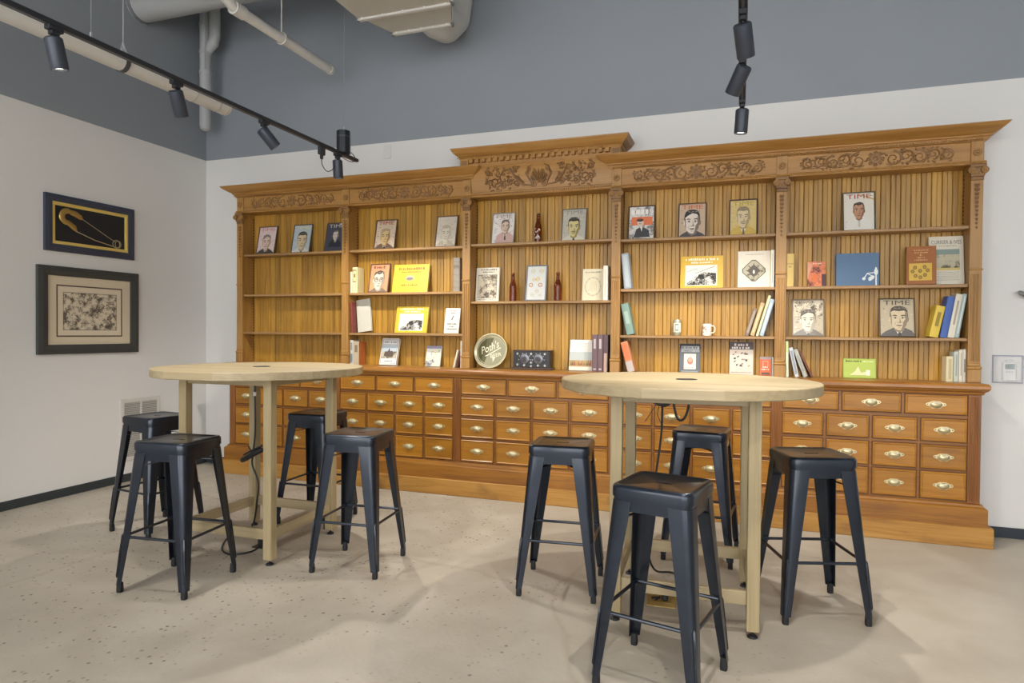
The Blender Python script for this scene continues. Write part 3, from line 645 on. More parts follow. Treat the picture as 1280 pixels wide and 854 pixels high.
# ------------------------------------------------------------------ metal bar stools
def stool_meshes():
    M_ = {}
    n = 6
    sl = []
    N_ = 4 * (n + 1)
    outer = rsq(.15, .036, n)
    def slot(z):
        pts = []
        for p in outer:
            a = math.atan2(p[1], p[0]); u, v = .042 * cos(a), .042 * sin(a)
            pts.append((u, max(-.0075, min(.0075, v * 1.2)), z))
        return pts
    lv = [(.1565, .040, .715), (.1565, .040, .744), (.155, .040, .752), (.150, .038, .758), (.142, .034, .7595), (.132, .030, .7555), (.122, .026, .753)]
    m = MB().loops([rsq(h, r, n, z) for h, r, z in lv] + [slot(.7525), slot(.735)], METAL)
    m.loops([rsq(.1535, .036, n, .715), rsq(.1525, .036, n, .748)][::-1], METAL)
    M_['seat'] = m.mesh('seat', True)
    m = MB(); m.loops([rsq(.1515, .036, n, .664), rsq(.1515, .036, n, .72)], METAL); m.loops([rsq(.1485, .034, n, .72), rsq(.1485, .034, n, .664)], METAL)
    m.loops([rsq(.1485, .034, n, .664), rsq(.1515, .036, n, .664)], METAL)
    M_['apron'] = m.mesh('apron', True)
    # a leg: folded sheet round the corner, tapering to the foot
    def sect(z):
        t = (z - .02) / .68; c = .2065 - (.2065 - .1535) * t; wd = .034 + .050 * t; r = .016 + .020 * t; th = .004
        out = [(c - wd, c)] + [(c - r + r * sin(a), c - r + r * cos(a)) for a in [pi / 2 * k / 6 for k in range(7)]] + [(c, c - wd)]
        r_ = max(.004, r - th)
        inn = [(c - wd, c - th)] + [(c - th - r_ + r_ * sin(a), c - th - r_ + r_ * cos(a)) for a in [pi / 2 * k / 6 for k in range(7)]] + [(c - th, c - wd)]
        return [(x, y, z) for x, y in out + inn[::-1]]
    m = MB().loops([sect(z) for z in (.038, .10, .2, .3, .42, .55, .64, .70)], METAL, True, True)
    # pressed rib on the outside corner
    def rib(z):
        t = (z - .02) / .68; c = .2065 - .053 * t; r = .016 + .020 * t; k = c - r + r * .7071 + .0005; return (k, k, z)
    m.tube([rib(z) for z in (.075, .085, .15, .22, .285, .295)], [.002, .0065, .007, .007, .0065, .002], 6, METAL)
    M_['leg'] = m.mesh('leg', True)
    m = MB().loops([[(.188 + x, .188 + y, z) for x, y, _ in rsq(h, .006, 2)] for z, h in ((0, .0125), (.012, .0135), (.045, .0125), (.05, .011))], RUBBER, True, True)
    M_['foot'] = m.mesh('rubber_foot', True)
    c = .2065 - .053 * (.28 - .02) / .68 - .008
    m = MB().tube([(-c + .012, -c, .28), (-c + .05, -c, .28), (c - .05, -c, .28), (c - .012, -c, .28)], .0075, 8, METAL)
    m.box(-c - .002, -c + .045, -c - .006, -c + .004, .27, .29, METAL, .002).box(c - .045, c + .002, -c - .006, -c + .004, .27, .29, METAL, .002)
    M_['rung'] = m.mesh('rung', True)
    for nm, z, s_ in (('a', .645, 1), ('b', .640, -1)):
        k = .142; L_ = []
        for px, dz in ((-k, -.02), (-.05, 0), (.05, 0), (k, -.02)):
            w_ = .009; L_.append([(px - w_ * .7, s_ * px + s_ * w_ * .7, z + dz), (px + w_ * .7, s_ * px - s_ * w_ * .7, z + dz), (px + w_ * .7, s_ * px - s_ * w_ * .7, z + dz + .003), (px - w_ * .7, s_ * px + s_ * w_ * .7, z + dz + .003)])
        M_['brace' + nm] = MB().loops(L_, METAL, True, True).mesh('cross_brace')
    return M_
SM = stool_meshes()
def stool(x, y, a, label):
    t = thing('bar_stool', label, 'stool', (x, y, 0), (0, 0, R(a)), 'metal bar stools round the tables')
    place('seat', SM['seat'], t); place('apron', SM['apron'], t)
    for k in range(4):
        l = place('leg', SM['leg'], t, rot=(0, 0, k * pi / 2)); place('rubber_foot', SM['foot'], l); place('rung', SM['rung'], t, rot=(0, 0, k * pi / 2))
    place('cross_brace', SM['bracea'], t); place('cross_brace', SM['braceb'], t)
stool(2.2635, -2.4743, 6.6, 'backless dark metal bar stool on the open-floor side of the table near the pictures')
stool(1.3694, -1.8055, -7.7, 'backless dark metal bar stool in front of the white wall grille')
stool(2.2394, -1.2495, 2.5, 'backless dark metal bar stool between the drawers and the table near the pictures')
stool(3.0028, -1.9125, 5.8, 'backless dark metal bar stool beside the near-pictures table, on the side towards the other table')
stool(4.1676, -1.8078, 6.3, 'backless dark metal bar stool beside the floor-outlet table, on the side towards the other table')
stool(4.7689, -2.5568, -13.5, 'backless dark metal bar stool on the open-floor side of the floor-outlet table')
stool(4.8316, -1.0479, -4.5, 'backless dark metal bar stool between the drawers and the floor-outlet table')
stool(5.3735, -1.6583, 17.9, 'backless dark metal bar stool at the thermostat end of the floor-outlet table')

# ------------------------------------------------------------------ cables and floor outlets
def smoothpts(pts, n=6):
    P = [Vector(p) for p in pts]; P = [P[0] * 2 - P[1]] + P + [P[-1] * 2 - P[-2]]; o = []
    for i in range(1, len(P) - 2):
        for k in range(n):
            t = k / n; a, b, c, d = P[i - 1:i + 3]
            o.append(.5 * ((2 * b) + (c - a) * t + (2 * a - 5 * b + 4 * c - d) * t * t + (3 * b - a - 3 * c + d) * t ** 3))
    return o + [P[-2]]
def cable(name, label, pts, r=.005, mat=BLACK, base=None):
    b = Vector(base or pts[-1]); o = obj(name, MB().tube([p - b for p in smoothpts(pts)], r, 8, mat), None, b, smooth=True)
    return tag(o, label, 'cable')
c1 = cable('power_cable', 'black power cable hanging under the table near the pictures and looping on the floor',
      [(2.176, -1.81, 1.058), (2.178, -1.81, .90), (2.180, -1.81, .70), (2.165, -1.81, .56), (2.15, -1.80, .48), (2.205, -1.81, .38), (2.195, -1.81, .25), (2.14, -1.78, .10), (2.03, -1.74, .015), (1.98, -1.82, .006), (2.10, -2.0, .006), (2.22, -2.06, .006), (2.30, -1.98, .006), (2.27, -1.86, .006)], .0055)
pb = MB().tube([(-.085, 0, -.05), (-.075, 0, -.045), (.07, 0, .03), (.08, 0, .036)], [.008, .016, .018, .010], 8, BLACK).tube([(-.06, -.005, -.01), (.0, -.01, .02), (.075, 0, .055)], .006, 6, BLACK).tube([(.0, 0, .0), (-.02, -.01, .05)], .004, 6, BLACK)
obj('strapped_slack', pb, c1, Vector((2.165, -1.82, .555)) - c1.location, smooth=True)
for z in (1.03, .93): obj('tape_band', MB().tube([(0, 0, -.012), (0, 0, .012)], .009, 10, WHITE), c1, Vector((2.177, -1.81, z)) - c1.location, smooth=True)
pl = MB()
for q, s_ in ((0, 1), (.05, 1)): pl.box(-.016 + q, .016 + q, -.018, .018, .0, .05, BLACK, .006)
pl.box(-.04, .09, -.04, .04, 0, .008, paint('3a3834', .5, .4), .003)
tag(obj('floor_outlet', pl, None, (2.28, -1.87, 0), smooth=False), 'dark floor outlet with black plugs under the table near the pictures', 'outlet')
c2 = cable('power_cable', 'black power cable dropping from a coil under the floor-outlet table',
      [(4.70, -1.80, 1.059), (4.68, -1.80, .98), (4.676, -1.80, .84), (4.655, -1.80, .66), (4.62, -1.78, .45), (4.60, -1.70, .22), (4.62, -1.55, .05), (4.70, -1.45, .010), (4.80, -1.52, .008), (4.78, -1.68, .008), (4.72, -1.80, .02)], .0055)
cl = MB()
for k in range(5):
    cl.tube([(.042 * cos(t) + .004 * k, -.01 + .008 * k, .03 * sin(t) * (1 + .1 * k)) for t in [2 * pi * q / 14 for q in range(15)]], .0048, 6, BLACK)
cl.tube([(-.01, 0, -.02), (-.04, 0, -.07), (-.07, .0, -.12)], .002, 5, BLACK).tube([(0, 0, -.02), (-.01, -.01, -.08), (.01, 0, -.13)], .002, 5, BLACK)
obj('cable_coil', cl, c2, Vector((4.665, -1.80, 1.005)) - c2.location, smooth=True)
cable('power_cable', 'short black cable looped under the floor-outlet table with a grey plug', [(4.73, -1.80, 1.059), (4.735, -1.80, .97), (4.755, -1.80, .905), (4.785, -1.80, .91), (4.805, -1.80, .97), (4.81, -1.80, 1.059)], .006)
fo = thing('floor_outlet', 'square brass floor outlet cover with a black plug', 'outlet', (4.69, -1.835, 0), (0, 0, R(3)))
obj('cover_plate', MB().box(-.07, .07, -.075, .075, 0, .006, paint('b39a5c', .45, .35), .002).box(-.045, .045, -.035, .035, .006, .008, paint('a88d50', .45, .35), .001), fo)
obj('plug', MB().box(-.002, .03, -.018, .016, .008, .04, BLACK, .006).tube([(.014, 0, .04), (.012, 0, .062)], [.012, .006], 8, BLACK), fo)
obj('cap_lid', MB().tube([(-.05, .0, .010), (-.01, .01, .014)], .006, 6, BLACK).tube([(-.03, -.02, .010), (-.01, .03, .012)], .004, 6, BLACK), fo)

# ------------------------------------------------------------------ pictures on the left wall (local x runs along +y, front faces the room)
def fbars(w_, h, fwid, t, mat, c=.0):
    """four mitred bars, front at y=-t"""
    m = MB(); a, b = w_ / 2, h
    o = [(-a, 0), (a, 0), (a, b), (-a, b)]; i = [(-a + fwid, fwid), (a - fwid, fwid), (a - fwid, b - fwid), (-a + fwid, b - fwid)]
    mid = [(p[0] * (1 - .0) * .5 + q[0] * .5, p[1] * .5 + q[1] * .5) for p, q in zip(o, i)]
    m.loops([[(x, 0, z) for x, z in o], [(x, -t * .85, z) for x, z in o], [(x, -t, z) for x, z in mid], [(x, -t * .8, z) for x, z in i], [(x, 0, z) for x, z in i]], mat)
    return m
fp = thing('framed_picture', 'navy framed shadow box with a giant brass safety pin, above the cream matted print', 'picture', (0, -1.22, 1.933), (0, 0, pi / 2))
FW, FH = .772, .442
obj('frame', fbars(FW, FH, .056, .03, paint('33394a', .4)), fp)
obj('gilt_fillet', fbars(FW - .108, FH - .108, .028, .02, paint('d8bd66', .45, .1)), fp, (0, 0, .054))
obj('backing', MB().box(-FW / 2 + .01, FW / 2 - .01, -.006, -.001, .01, FH - .01, paint('1b2027', .35)), fp)
GOLD = paint('a98a4a', .35, .5, .15); WIRE = paint('b9ad8c', .35, .7)
g = []
for k in range(15):
    a = R(70 + 205 * k / 14); g.append((-.235 + .052 * cos(a), .288 + .055 * sin(a)))
pts = [(-.175, .325)] + g + [(-.175, .195), (-.155, .165)]
flatpin = lambda m: (setattr(m, 'v', [(x * .9 + .006, -.017 + (y + .018) * .4, .224 + (z - .221) * .84) for x, y, z in m.v]), m)[1]
obj('pin_clasp', flatpin(MB().tube([(x, -.018, z) for x, z in pts], [.012, .02] + [.026] * 13 + [.024, .026, .010], 8, GOLD)), fp, smooth=True)
obj('pin_head', flatpin(MB().tube([(-.205, -.018, .335), (-.16, -.018, .325), (-.115, -.018, .30), (-.10, -.018, .285)], [.024, .027, .022, .006], 8, GOLD)), fp, smooth=True)
obj('pin_wire', flatpin(MB().tube([(-.11, -.018, .295), (.22, -.018, .118)], .0035, 6, WIRE).tube([(-.16, -.018, .165), (.02, -.018, .105), (.24, -.018, .062)], .005, 6, WIRE)), fp, smooth=True)
obj('pin_spring', flatpin(MB().tube([(.235 + .036 * cos(t), -.018, .096 + .040 * sin(t)) for t in [2 * pi * k / 16 for k in range(17)]], .0045, 6, WIRE).tube([(.255 + .030 * cos(t), -.014, .096 + .036 * sin(t)) for t in [2 * pi * k / 16 for k in range(17)]], .004, 6, WIRE)), fp, smooth=True)
fp = thing('framed_picture', 'wide charcoal frame with a cream mat round a small crowded line print', 'picture', (0, -1.229, 1.13), (0, 0, pi / 2))
FW, FH = .868, .687
obj('frame', fbars(FW, FH, .074, .035, paint('3b3d3c', .45)), fp)
A = Art(-.012); A.rect(-FW / 2 + .02, FW / 2 - .02, .02, FH - .02, 'd3c5aa')
A.rect(-.285, .285, .135, .545, '5a4a38'); A.rect(-.274, .274, .146, .534, 'd8cbb2'); A.rect(-.232, .232, .188, .49, '5d5348'); A.rect(-.228, .228, .192, .486, ENGF)
obj('mat_and_print', A, fp)
obj('backing', MB().box(-FW / 2 + .01, FW / 2 - .01, -.0115, -.001, .01, FH - .01, paint('cfc1a6', .7)), fp)

# ------------------------------------------------------------------ wall grille, thermostat, plate, lever
gr = thing('wall_grille', 'white return air grille low on the wall behind the stools', 'vent', (0, -.753, .18), (0, 0, pi / 2))
obj('frame', fbars(.405, .54, .035, .012, paint('c9c5bd', .5)), gr)
obj('divider', MB().box(-.008, .008, -.010, -.001, .03, .51, paint('cdc9c2', .5)).box(-.17, .17, -.010, -.001, .262, .278, paint('cdc9c2', .5)), gr)
obj('backing', MB().box(-.175, .175, -.003, -.001, .03, .51, paint('7c7874', .7)), gr)
m = MB()
for k in range(30):
    z = .04 + k * .0156
    for a, b in ((-.168, -.008), (.008, .168)): m.add([(a, -.009, z), (b, -.009, z), (b, -.003, z + .010), (a, -.003, z + .010)], [(0, 1, 2, 3)], paint('aaa69f', .5))
obj('louvres', m, gr, kind='stuff')
th = thing('thermostat', 'white thermostat with grey display inside a clear plastic guard beside the bookcase', 'thermostat', (6.705, 0, 1.028))
m = MB(); X0, X1, Y0, ZH, q = -.08, .075, -.075, .168, .003
obj('body', MB().box(-.036, .040, -.028, 0, .010, .132, WHITE, .006).box(-.02, .026, -.02, 0, .132, .148, WHITE, .006), th)
obj('display', MB().box(-.024, .028, -.030, -.027, .085, .120, paint('6d7d78', .3)), th)
for k in range(3): obj('button', MB().lathe([(.004, 0), (.003, .004), (0, .004)], 10, paint('8a5a40' if k == 0 else '57504a', .5)), th, (-.016 + k * .016, -.027, .066), (pi / 2, 0, 0))
g = MB().box(X0, X1, Y0, Y0 + q, 0, ZH, CLEAR).box(X0, X0 + q, Y0, 0, 0, ZH, CLEAR).box(X1 - q, X1, Y0, 0, 0, ZH, CLEAR).box(X0, X1, Y0, 0, ZH - q, ZH, CLEAR).box(X0, X1, Y0, 0, 0, q, CLEAR)
obj('clear_guard', g, th)
obj('guard_rim', MB().box(X0 - .008, X1 + .008, -.006, 0, -.008, 0, paint('8f92a0', .3)).box(X0 - .008, X1 + .008, -.006, 0, ZH, ZH + .008, paint('8f92a0', .3)).box(X0 - .008, X0, -.006, 0, 0, ZH, paint('8f92a0', .3)).box(X1, X1 + .008, -.006, 0, 0, ZH, paint('8f92a0', .3)), th)
wp = MB().box(-.037, .037, -.008, 0, -.06, .06, paint('cfcecb', .45), .003)
tag(obj('wall_plate', wp, None, (2.055, 0, 2.928)), 'blank white wall plate above the bookcase near the paint line', 'wall plate')
lv = thing('wall_hook', 'dark green tapered hook with a grey tip beyond the bookcase, above the thermostat', 'hook', (6.80, 0, 1.575))
obj('arm', MB().tube([(.04, .0, -.02), (.03, -.05, -.005), (-.01, -.055, .015), (-.035, -.055, .028)], [.012, .014, .018, .014], 8, paint('4b5138', .5)), lv, smooth=True)
obj('tip', MB().tube([(-.035, -.055, .028), (-.055, -.055, .036), (-.066, -.055, .044)], [.014, .014, .006], 8, paint('73756f', .4)), lv, smooth=True)

# ------------------------------------------------------------------ pipes and ducts under the ceiling
def pipe(name, label, cat, pts, r, mat, base, n=16):
    b = Vector(base); o = thing(name, label, cat, b); obj('pipe', MB().tube([Vector(p) - b for p in pts], r, n, mat), o, smooth=True); return o
ring = lambda p, d, r, w_, mat: MB().tube([Vector(p) - Vector(d) * w_ / 2, Vector(p) + Vector(d) * w_ / 2], r, 16, mat)
o = pipe('drain_pipe', 'thick cream drain pipe running behind the track towards the corner', 'pipe', [(1.12, -.93, 3.115), (1.12, -6.5, 3.115)], .062, PIPEW, (1.12, -.93, 3.115))
for y, mt in ((-.955, PIPEW), (-1.04, PIPEW), (-1.27, PIPEW)): obj('coupling', ring((0, y + .93, 0), (0, 1, 0), .0655, .012, paint('b5b1a6', .5)), o, smooth=True)
obj('clamp', ring((0, -.93, 0), (0, 1, 0), .068, .03, paint('4c4f52', .5, .4)), o, smooth=True)
obj('hanger', MB().tube([(0, -.92, .06), (-.0, -.92, .12), (.0, -.92, 1.79)], .004, 6, paint('9fa2a5', .5)).tube([(-.03, -.92, .05), (0, -.92, .13), (.03, -.92, .05)], .008, 6, PIPEG), o)
o = pipe('down_pipe', 'grey vertical pipe in the corner of the dark upper walls', 'pipe', [(.185, -.20, 4.9), (.185, -.20, 3.28), (.185, -.20, 3.25), (.185, -.20, 3.236)], [.05, .05, .042, .02], PIPEG, (.185, -.20, 3.236))
obj('side_branch', MB().tube([(.115, .0, 1.64), (.115, .0, .88), (.10, .0, .82), (.03, 0, .77)], .05, 14, PIPEG), o, smooth=True)
for z in (.55, .74, 1.0): obj('coupling', ring((0, 0, z), (0, 0, 1), .056, .03, PIPEG), o, smooth=True)
obj('bracket', MB().tube([(-.06, -.07, 1.30), (.06, -.07, 1.08), (.22, -.07, 1.2), (.02, -.07, 1.34)], .010, 6, PIPEG).tube([(.07, -.08, 1.1), (.07, -.08, .55)], .006, 6, PIPEG), o)
o = pipe('duct', 'wide grey round duct coming out of the side wall near the ceiling', 'duct', [(.0, -.76, 4.185), (1.9, -.76, 4.185)], .14, PIPEG, (.0, -.76, 4.185), 24)
obj('collar', ring((.03, 0, 0), (1, 0, 0), .148, .03, paint('6d7073', .6)), o, smooth=True)
obj('seam_band', ring((1.12, 0, 0), (1, 0, 0), .144, .02, PIPEG), o, smooth=True)
o = pipe('sprinkler_pipe', 'thin white sprinkler pipe hung at an angle to the wall above the track', 'pipe', [(1.65, -.30, 3.60), (1.65, -1.42, 3.60), (1.65, -1.52, 3.64), (1.65, -1.56, 3.74), (1.65, -1.56, 4.9)], .038, PIPEW, (1.65, -.30, 3.60), 14)
obj('end_cap', ring((0, .01, 0), (0, 1, 0), .042, .03, PIPEW), o, smooth=True)
obj('tee', ring((0, -1.08, 0), (0, 1, 0), .048, .10, PIPEW), o, smooth=True)
obj('hanger', MB().tube([(0, -.62, .0), (0, -.62, 1.30)], .006, 6, PIPEW).tube([(.045 * cos(t), -.62, .045 * sin(t)) for t in [2 * pi * k / 12 for k in range(13)]], .006, 6, PIPEW), o)
# rectangular duct that steps down to a round elbow
dt = thing('duct', 'cream rectangular sheet metal duct stepping down to a round elbow', 'duct', (2.7, -.9, 3.65))
def dsec(x0, x1, y, z0, z1): return [(x0, y, z0), (x1, y, z0), (x1, y, z1), (x0, y, z1)]
m = MB().loops([dsec(2.335, 3.09, -2.3, 3.65, 4.2), dsec(2.335, 3.09, -.905, 3.65, 4.2)], DUCTM, True, True)
wpart('duct_body', m, dt)
wpart('taper', MB().loops([dsec(2.345, 3.08, -.90, 3.66, 4.19), dsec(2.455, 2.955, -.60, 3.66, 4.05)], DUCTM, True, True), dt)
for x0, x1, y, z0, z1 in ((2.322, 3.105, -.9, 3.636, 4.215), (2.44, 2.97, -.6, 3.643, 4.07)):
    f = MB()
    for a in ((x0, x1, z0, z0 + .022), (x0, x1, z1 - .022, z1), (x0, x0 + .022, z0, z1), (x1 - .022, x1, z0, z1)): f.box(a[0], a[1], y - .018, y + .018, a[2], a[3], PIPEW, .004)
    for k in range(5): f.blob((x0 + .05 + k * (x1 - x0 - .1) / 4, y - .02, z0 + .012), .008, .008, .008, WHITE)
    wpart('flange', f, dt)
wpart('round_elbow', MB().tube([(2.77, -.60, 3.80), (2.77, -.47, 3.79), (2.77, -.33, 3.82), (2.77, -.21, 3.92), (2.77, -.17, 4.06), (2.77, -.17, 4.9)], .155, 22, PIPEW), dt, True)

# ------------------------------------------------------------------ track lighting
TRZ = 2.645
def track(x, y0, y1, label, wires):
    t = thing('lighting_track', label, 'track', (x, y0, TRZ))
    L_ = y1 - y0
    obj('rail', MB().box(-.018, .018, 0, L_, -.008, .014, TRACKB, .003).box(-.006, .006, .001, L_ - .001, -.0095, -.007, paint('6d7076', .4, .5)), t)
    for y in wires: obj('suspension_wire', MB().tube([(0, y - y0, .01), (0, y - y0, 4.9 - TRZ)], .0022, 6, paint('8f9295', .4, .4)).tube([(0, y - y0, .01), (0, y - y0, .04)], .007, 8, paint('9a9da0', .4, .4)), t)
    return t
XA, XB = 2.225, 5.036
ta = track(XA, -.75, -7.0, 'black lighting track hung along the room near the framed pictures', (-2.93, -4.6))
tb = track(XB, -1.17, -7.0, 'black lighting track hung over the floor-outlet table', (-2.6, -4.4))
def head(x, y, d, label, power=1.0, cone=88, lit=True, blend=.55):
    d = Vector(d).normalized()
    t = thing('track_spotlight', label, 'spotlight', (x, y, TRZ - .008), None, 'spotlights on the tracks')
    obj('adapter', MB().box(-.016, .016, -.034, .034, -.022, 0, TRACKB, .003).box(-.013, .013, -.02, .018, -.04, -.022, TRACKB, .003), t)
    obj('stem', MB().tube([(0, 0, -.038), (0, 0, -.066)], .007, 10, TRACKB), t, smooth=True)
    q = d.to_track_quat('-Z', 'Y'); c0 = Vector((0, 0, -.072))
    rot = q.to_euler(); off = c0 - d * .012
    prof = [(.0, .012), (.030, .012), (.036, .006), (.036, -.118), (.034, -.122), (.030, -.122), (.028, -.110)]
    cn = obj('can', MB().lathe(prof[::-1], 24, HEADM).lathe([(0, .0121), (.029, .0121)][::-1], 24, HEADM), t, off, rot, smooth=True)
    obj('lens', MB().lathe([(.029, -.112), (.0, -.108)], 20, LAMP if lit else paint('c9c9c4', .3)), cn, smooth=True)
    if lit:
        ld = bpy.data.lights.new('spot', 'SPOT'); ld.energy = SPOT * power; ld.spot_size = R(cone); ld.spot_blend = blend; ld.shadow_soft_size = .022; ld.color = (1.0, .95, .87)
        lo = bpy.data.objects.new('spot_lamp', ld); col.objects.link(lo); lo.parent = t
        lo.location = off + d * .128; lo.rotation_euler = rot
    return t
head(XA, -3.10, (.02, .22, -1), 'black spotlight hanging straight down, furthest from the bookcase on the pictures-side track', .8)
head(XA, -2.455, (-.10, .42, -.90), 'short black spotlight second along the pictures-side track, tipped to show its back cap', .7)
head(XA, -1.79, (.42, .50, -.76), 'black spotlight tilted steeply towards the bookcase on the pictures-side track', .4)
head(XA, -1.006, (.0, .10, -1), 'grey black spotlight at the feed end of the track, pointing straight down', 1.5, cone=140)
head(XB, -2.30, (.13, .50, -.85), 'black spotlight on the floor-outlet track, furthest from the bookcase')
head(XB, -1.86, (-.42, .45, -.79), 'black spotlight tilted sideways in the middle of the floor-outlet track')
head(XB, -1.235, (-.06, .06, -1), 'lit spotlight with a glowing lens at the end of the floor-outlet track', 1.4, cone=140)
head(XB, -2.90, (-.05, .12, -1), 'black spotlight out beyond the floor-outlet table on its track', cone=110)
head(XB, -3.9, (.35, .5, -.8), 'added unseen black spotlight well out from the bookcase on the floor-outlet track')  # out-of-view head, added to throw more light on the bookcase
pf = thing('power_feed', 'black faceted power feed canister on the end of the lighting track', 'power feed', (XA, -.93, TRZ + .012))
m = MB().loops([[(.052 * cos(2 * pi * k / 8), .052 * sin(2 * pi * k / 8), z) for k in range(8)] for z in (0, .125, .13, .165)], paint('23252c', .35, .2), True, True)
obj('canister', m, pf)
obj('band', MB().loops([[(.054 * cos(2 * pi * k / 8), .054 * sin(2 * pi * k / 8), z) for k in range(8)] for z in (.118, .128)], paint('3f434c', .3, .3), True, True), pf)
obj('feed_wire', MB().tube(smoothpts([(.046, .02, .012), (.040, .075, .0), (.036, .10, -.030), (.034, .05, -.052), (.030, -.03, -.050), (.018, -.068, -.034)]), .003, 6, BLACK), pf, smooth=True)
obj('suspension_wire', MB().tube([(0, 0, .160), (0, 0, 4.9 - TRZ - .012)], .0022, 6, paint('8f9295', .4, .4)).tube([(0, 0, .160), (0, 0, .20)], .006, 8, paint('9a9da0', .4, .4)), pf)
df = thing('cable_dropper', 'small black plug on the track with a looped wire beside the power feed', 'plug', (XA, -1.20, TRZ - .008))
obj('plug', MB().box(-.014, .014, -.03, .03, -.06, 0, TRACKB, .004).box(-.008, .008, -.012, .012, -.09, -.058, TRACKB, .003), df)
obj('wire', MB().tube([Vector(p) for p in smoothpts([(0, 0, -.088), (.0, .01, -.13), (.0, .06, -.16), (.0, .12, -.14), (.0, .162, -.10)])], .003, 6, BLACK), df, smooth=True)

# ------------------------------------------------------------------ things on the shelves
S1, S2, S3, CT, B1, B2 = 2.045, 1.666, 1.314, 1.028, 2.055, 1.582
YB = -.0197
def lean_mat(x, y, z, tilt, rz=0.0, roll=0.0):
    return Matrix.Translation((x, y, z)) @ Matrix.Rotation(rz, 4, 'Z') @ Matrix.Rotation(-tilt, 4, 'X') @ Matrix.Rotation(roll, 4, 'Y')
def framed(label, x, z, w_, h, tilt, fcol, art, fw_=.009, t=.016, group='framed magazine covers on the shelves', cat='picture', name='framed_cover'):
    a = R(tilt); y = YB - h * sin(a)
    o = thing(name, label, cat, mat=lean_mat(x, y, z, a), group=group)
    obj('frame', fbars(w_, h, fw_, t, paint(fcol, .45)), o)
    obj('backing', MB().box(-w_ / 2 + .004, w_ / 2 - .004, -.006, -.0005, .004, h - .004, paint('4a3a2a', .7)), o)
    A = Art(-.0095); A.rough = .35; A.coat = .8; g = fw_ - .001; art(A, -w_ / 2 + g, w_ / 2 - g, g, h - g); obj('print', A, o)
    return o
INK, DK = '2b2826', '3a3330'
def PT(seed, title=None, tcol=None, extra=None, **p):
    d = dict(bg='d8cdb8', skin='d2b896', shade='a98a6a', hair='4a4038', suit='4d4a4a', ink=INK); d.update(p)
    return lambda A, a, b, c, e: portrait(A, a, b, c, e, d, seed, title, tcol, extra)
BR = '5b4230'
framed('framed cover, greying man in dark suit on pale pink ground', .791, S1, .213, .278, 12, BR, PT(1, 'TIME', 'b77f78', bg='d5c2bd', skin='cfb6a6', hair='7d6f68', suit='3a3634', hatch=26, marks=['8a6f70', 'b48d88', '5d4a4a']))
framed('framed cover, dark haired man in pale shirt on light blue ground', 1.188, S1, .208, .278, 12, '4a4440', PT(2, 'TIME', 'c9c4a2', bg='aab4b8', skin='c9b38e', hair='34302e', suit='c9c8c0', shade='9a8a70', hatch=18, marks=['d8cf6a', '74848c', 'e0d9b0'], dx=.04, k=1.15))
framed('framed dark cover with a small pale figure in evening dress and TIME in white', 1.555, S1, .213, .278, 12, BR, PT(3, 'TIME', 'c9c4c0', bg='3d3f4a', skin='cfc2b0', shade='8a8078', hair='6a645e', suit='23242c', shirt='d8d2c6', k=.62, hy=.56, hatch=6, marks=['55565e'], extra=lambda A, X, Y, W, H: A.poly([(X(.62), Y(1)), (X(1), Y(.78)), (X(1), Y(.84)), (X(.74), Y(1))], 'cdbfae')))
framed('framed cover, old man with red and white mottled surround beside the glare-painted frame', 2.073, S1, .212, .278, 12, BR, PT(4, 'TIME', '9c3a30', bg='cdb9a0', skin='cfb37c', hair='b09a78', suit='6a5444', shade='a07c50', hatch=34, marks=['a5382c', 'e4d8c8', '3a3028', 'd8c8b0']))
framed('framed cover washed pale by painted-in glare, at the upright next to the raised centre', 2.665, S1, .198, .282, 12, '6b4a3a', PT(5, None, None, bg='cfc6b4', skin='d6ccb8', shade='bdb09a', hair='b8aa92', suit='a89a84', ink='8c7f6c', hatch=40, marks=['a3957e', '8a7b66', 'd8d0c0']))  # lamp glare is painted in as bleached, low-contrast print colours
framed('framed cover, man in glasses with grey ink lines on orange, beside the yellow landscape book', 2.012, S2, .200, .268, 12, '6a4432', PT(6, None, None, extra=lambda A, X, Y, W, H: A.scrib(X(.15), X(.85), Y(.86), .09 * H, '8a3a34', 6), bg='c9966c', skin='d6c6b0', shade='a3947f', hair='55483e', suit='7a6a5a', hatch=30, marks=['8a7a68', 'a34a38', 'd8cbb8'], glasses=True, k=1.2))
framed('framed cover, narrow face and red flecks on white, beside the labelled bottle', 3.180, B1, .202, .268, 10, '8a8578', PT(7, 'TIME', '9a8f8a', bg='e3dcd4', skin='d9bfa8', shade='8f8272', hair='6a625a', suit='c7a49a', hatch=46, marks=['b5605a', 'c98a80', '6f8a80', '4d4845'], k=.8, dx=.1, hy=.55), fw_=.008)
framed('framed cover, man with moustache and receding dark hair on grey ground', 3.781, B1, .205, .270, 10, '6f665a', PT(8, 'TIME', '8c867c', bg='b9b4a6', skin='cfbf86', shade='8f8050', hair='2d2b28', suit='cfc8b0', ink='2a2825', hatch=30, marks=['8a8478', 'd8d2c4', '6a6a5a'], tash=True, k=1.08))
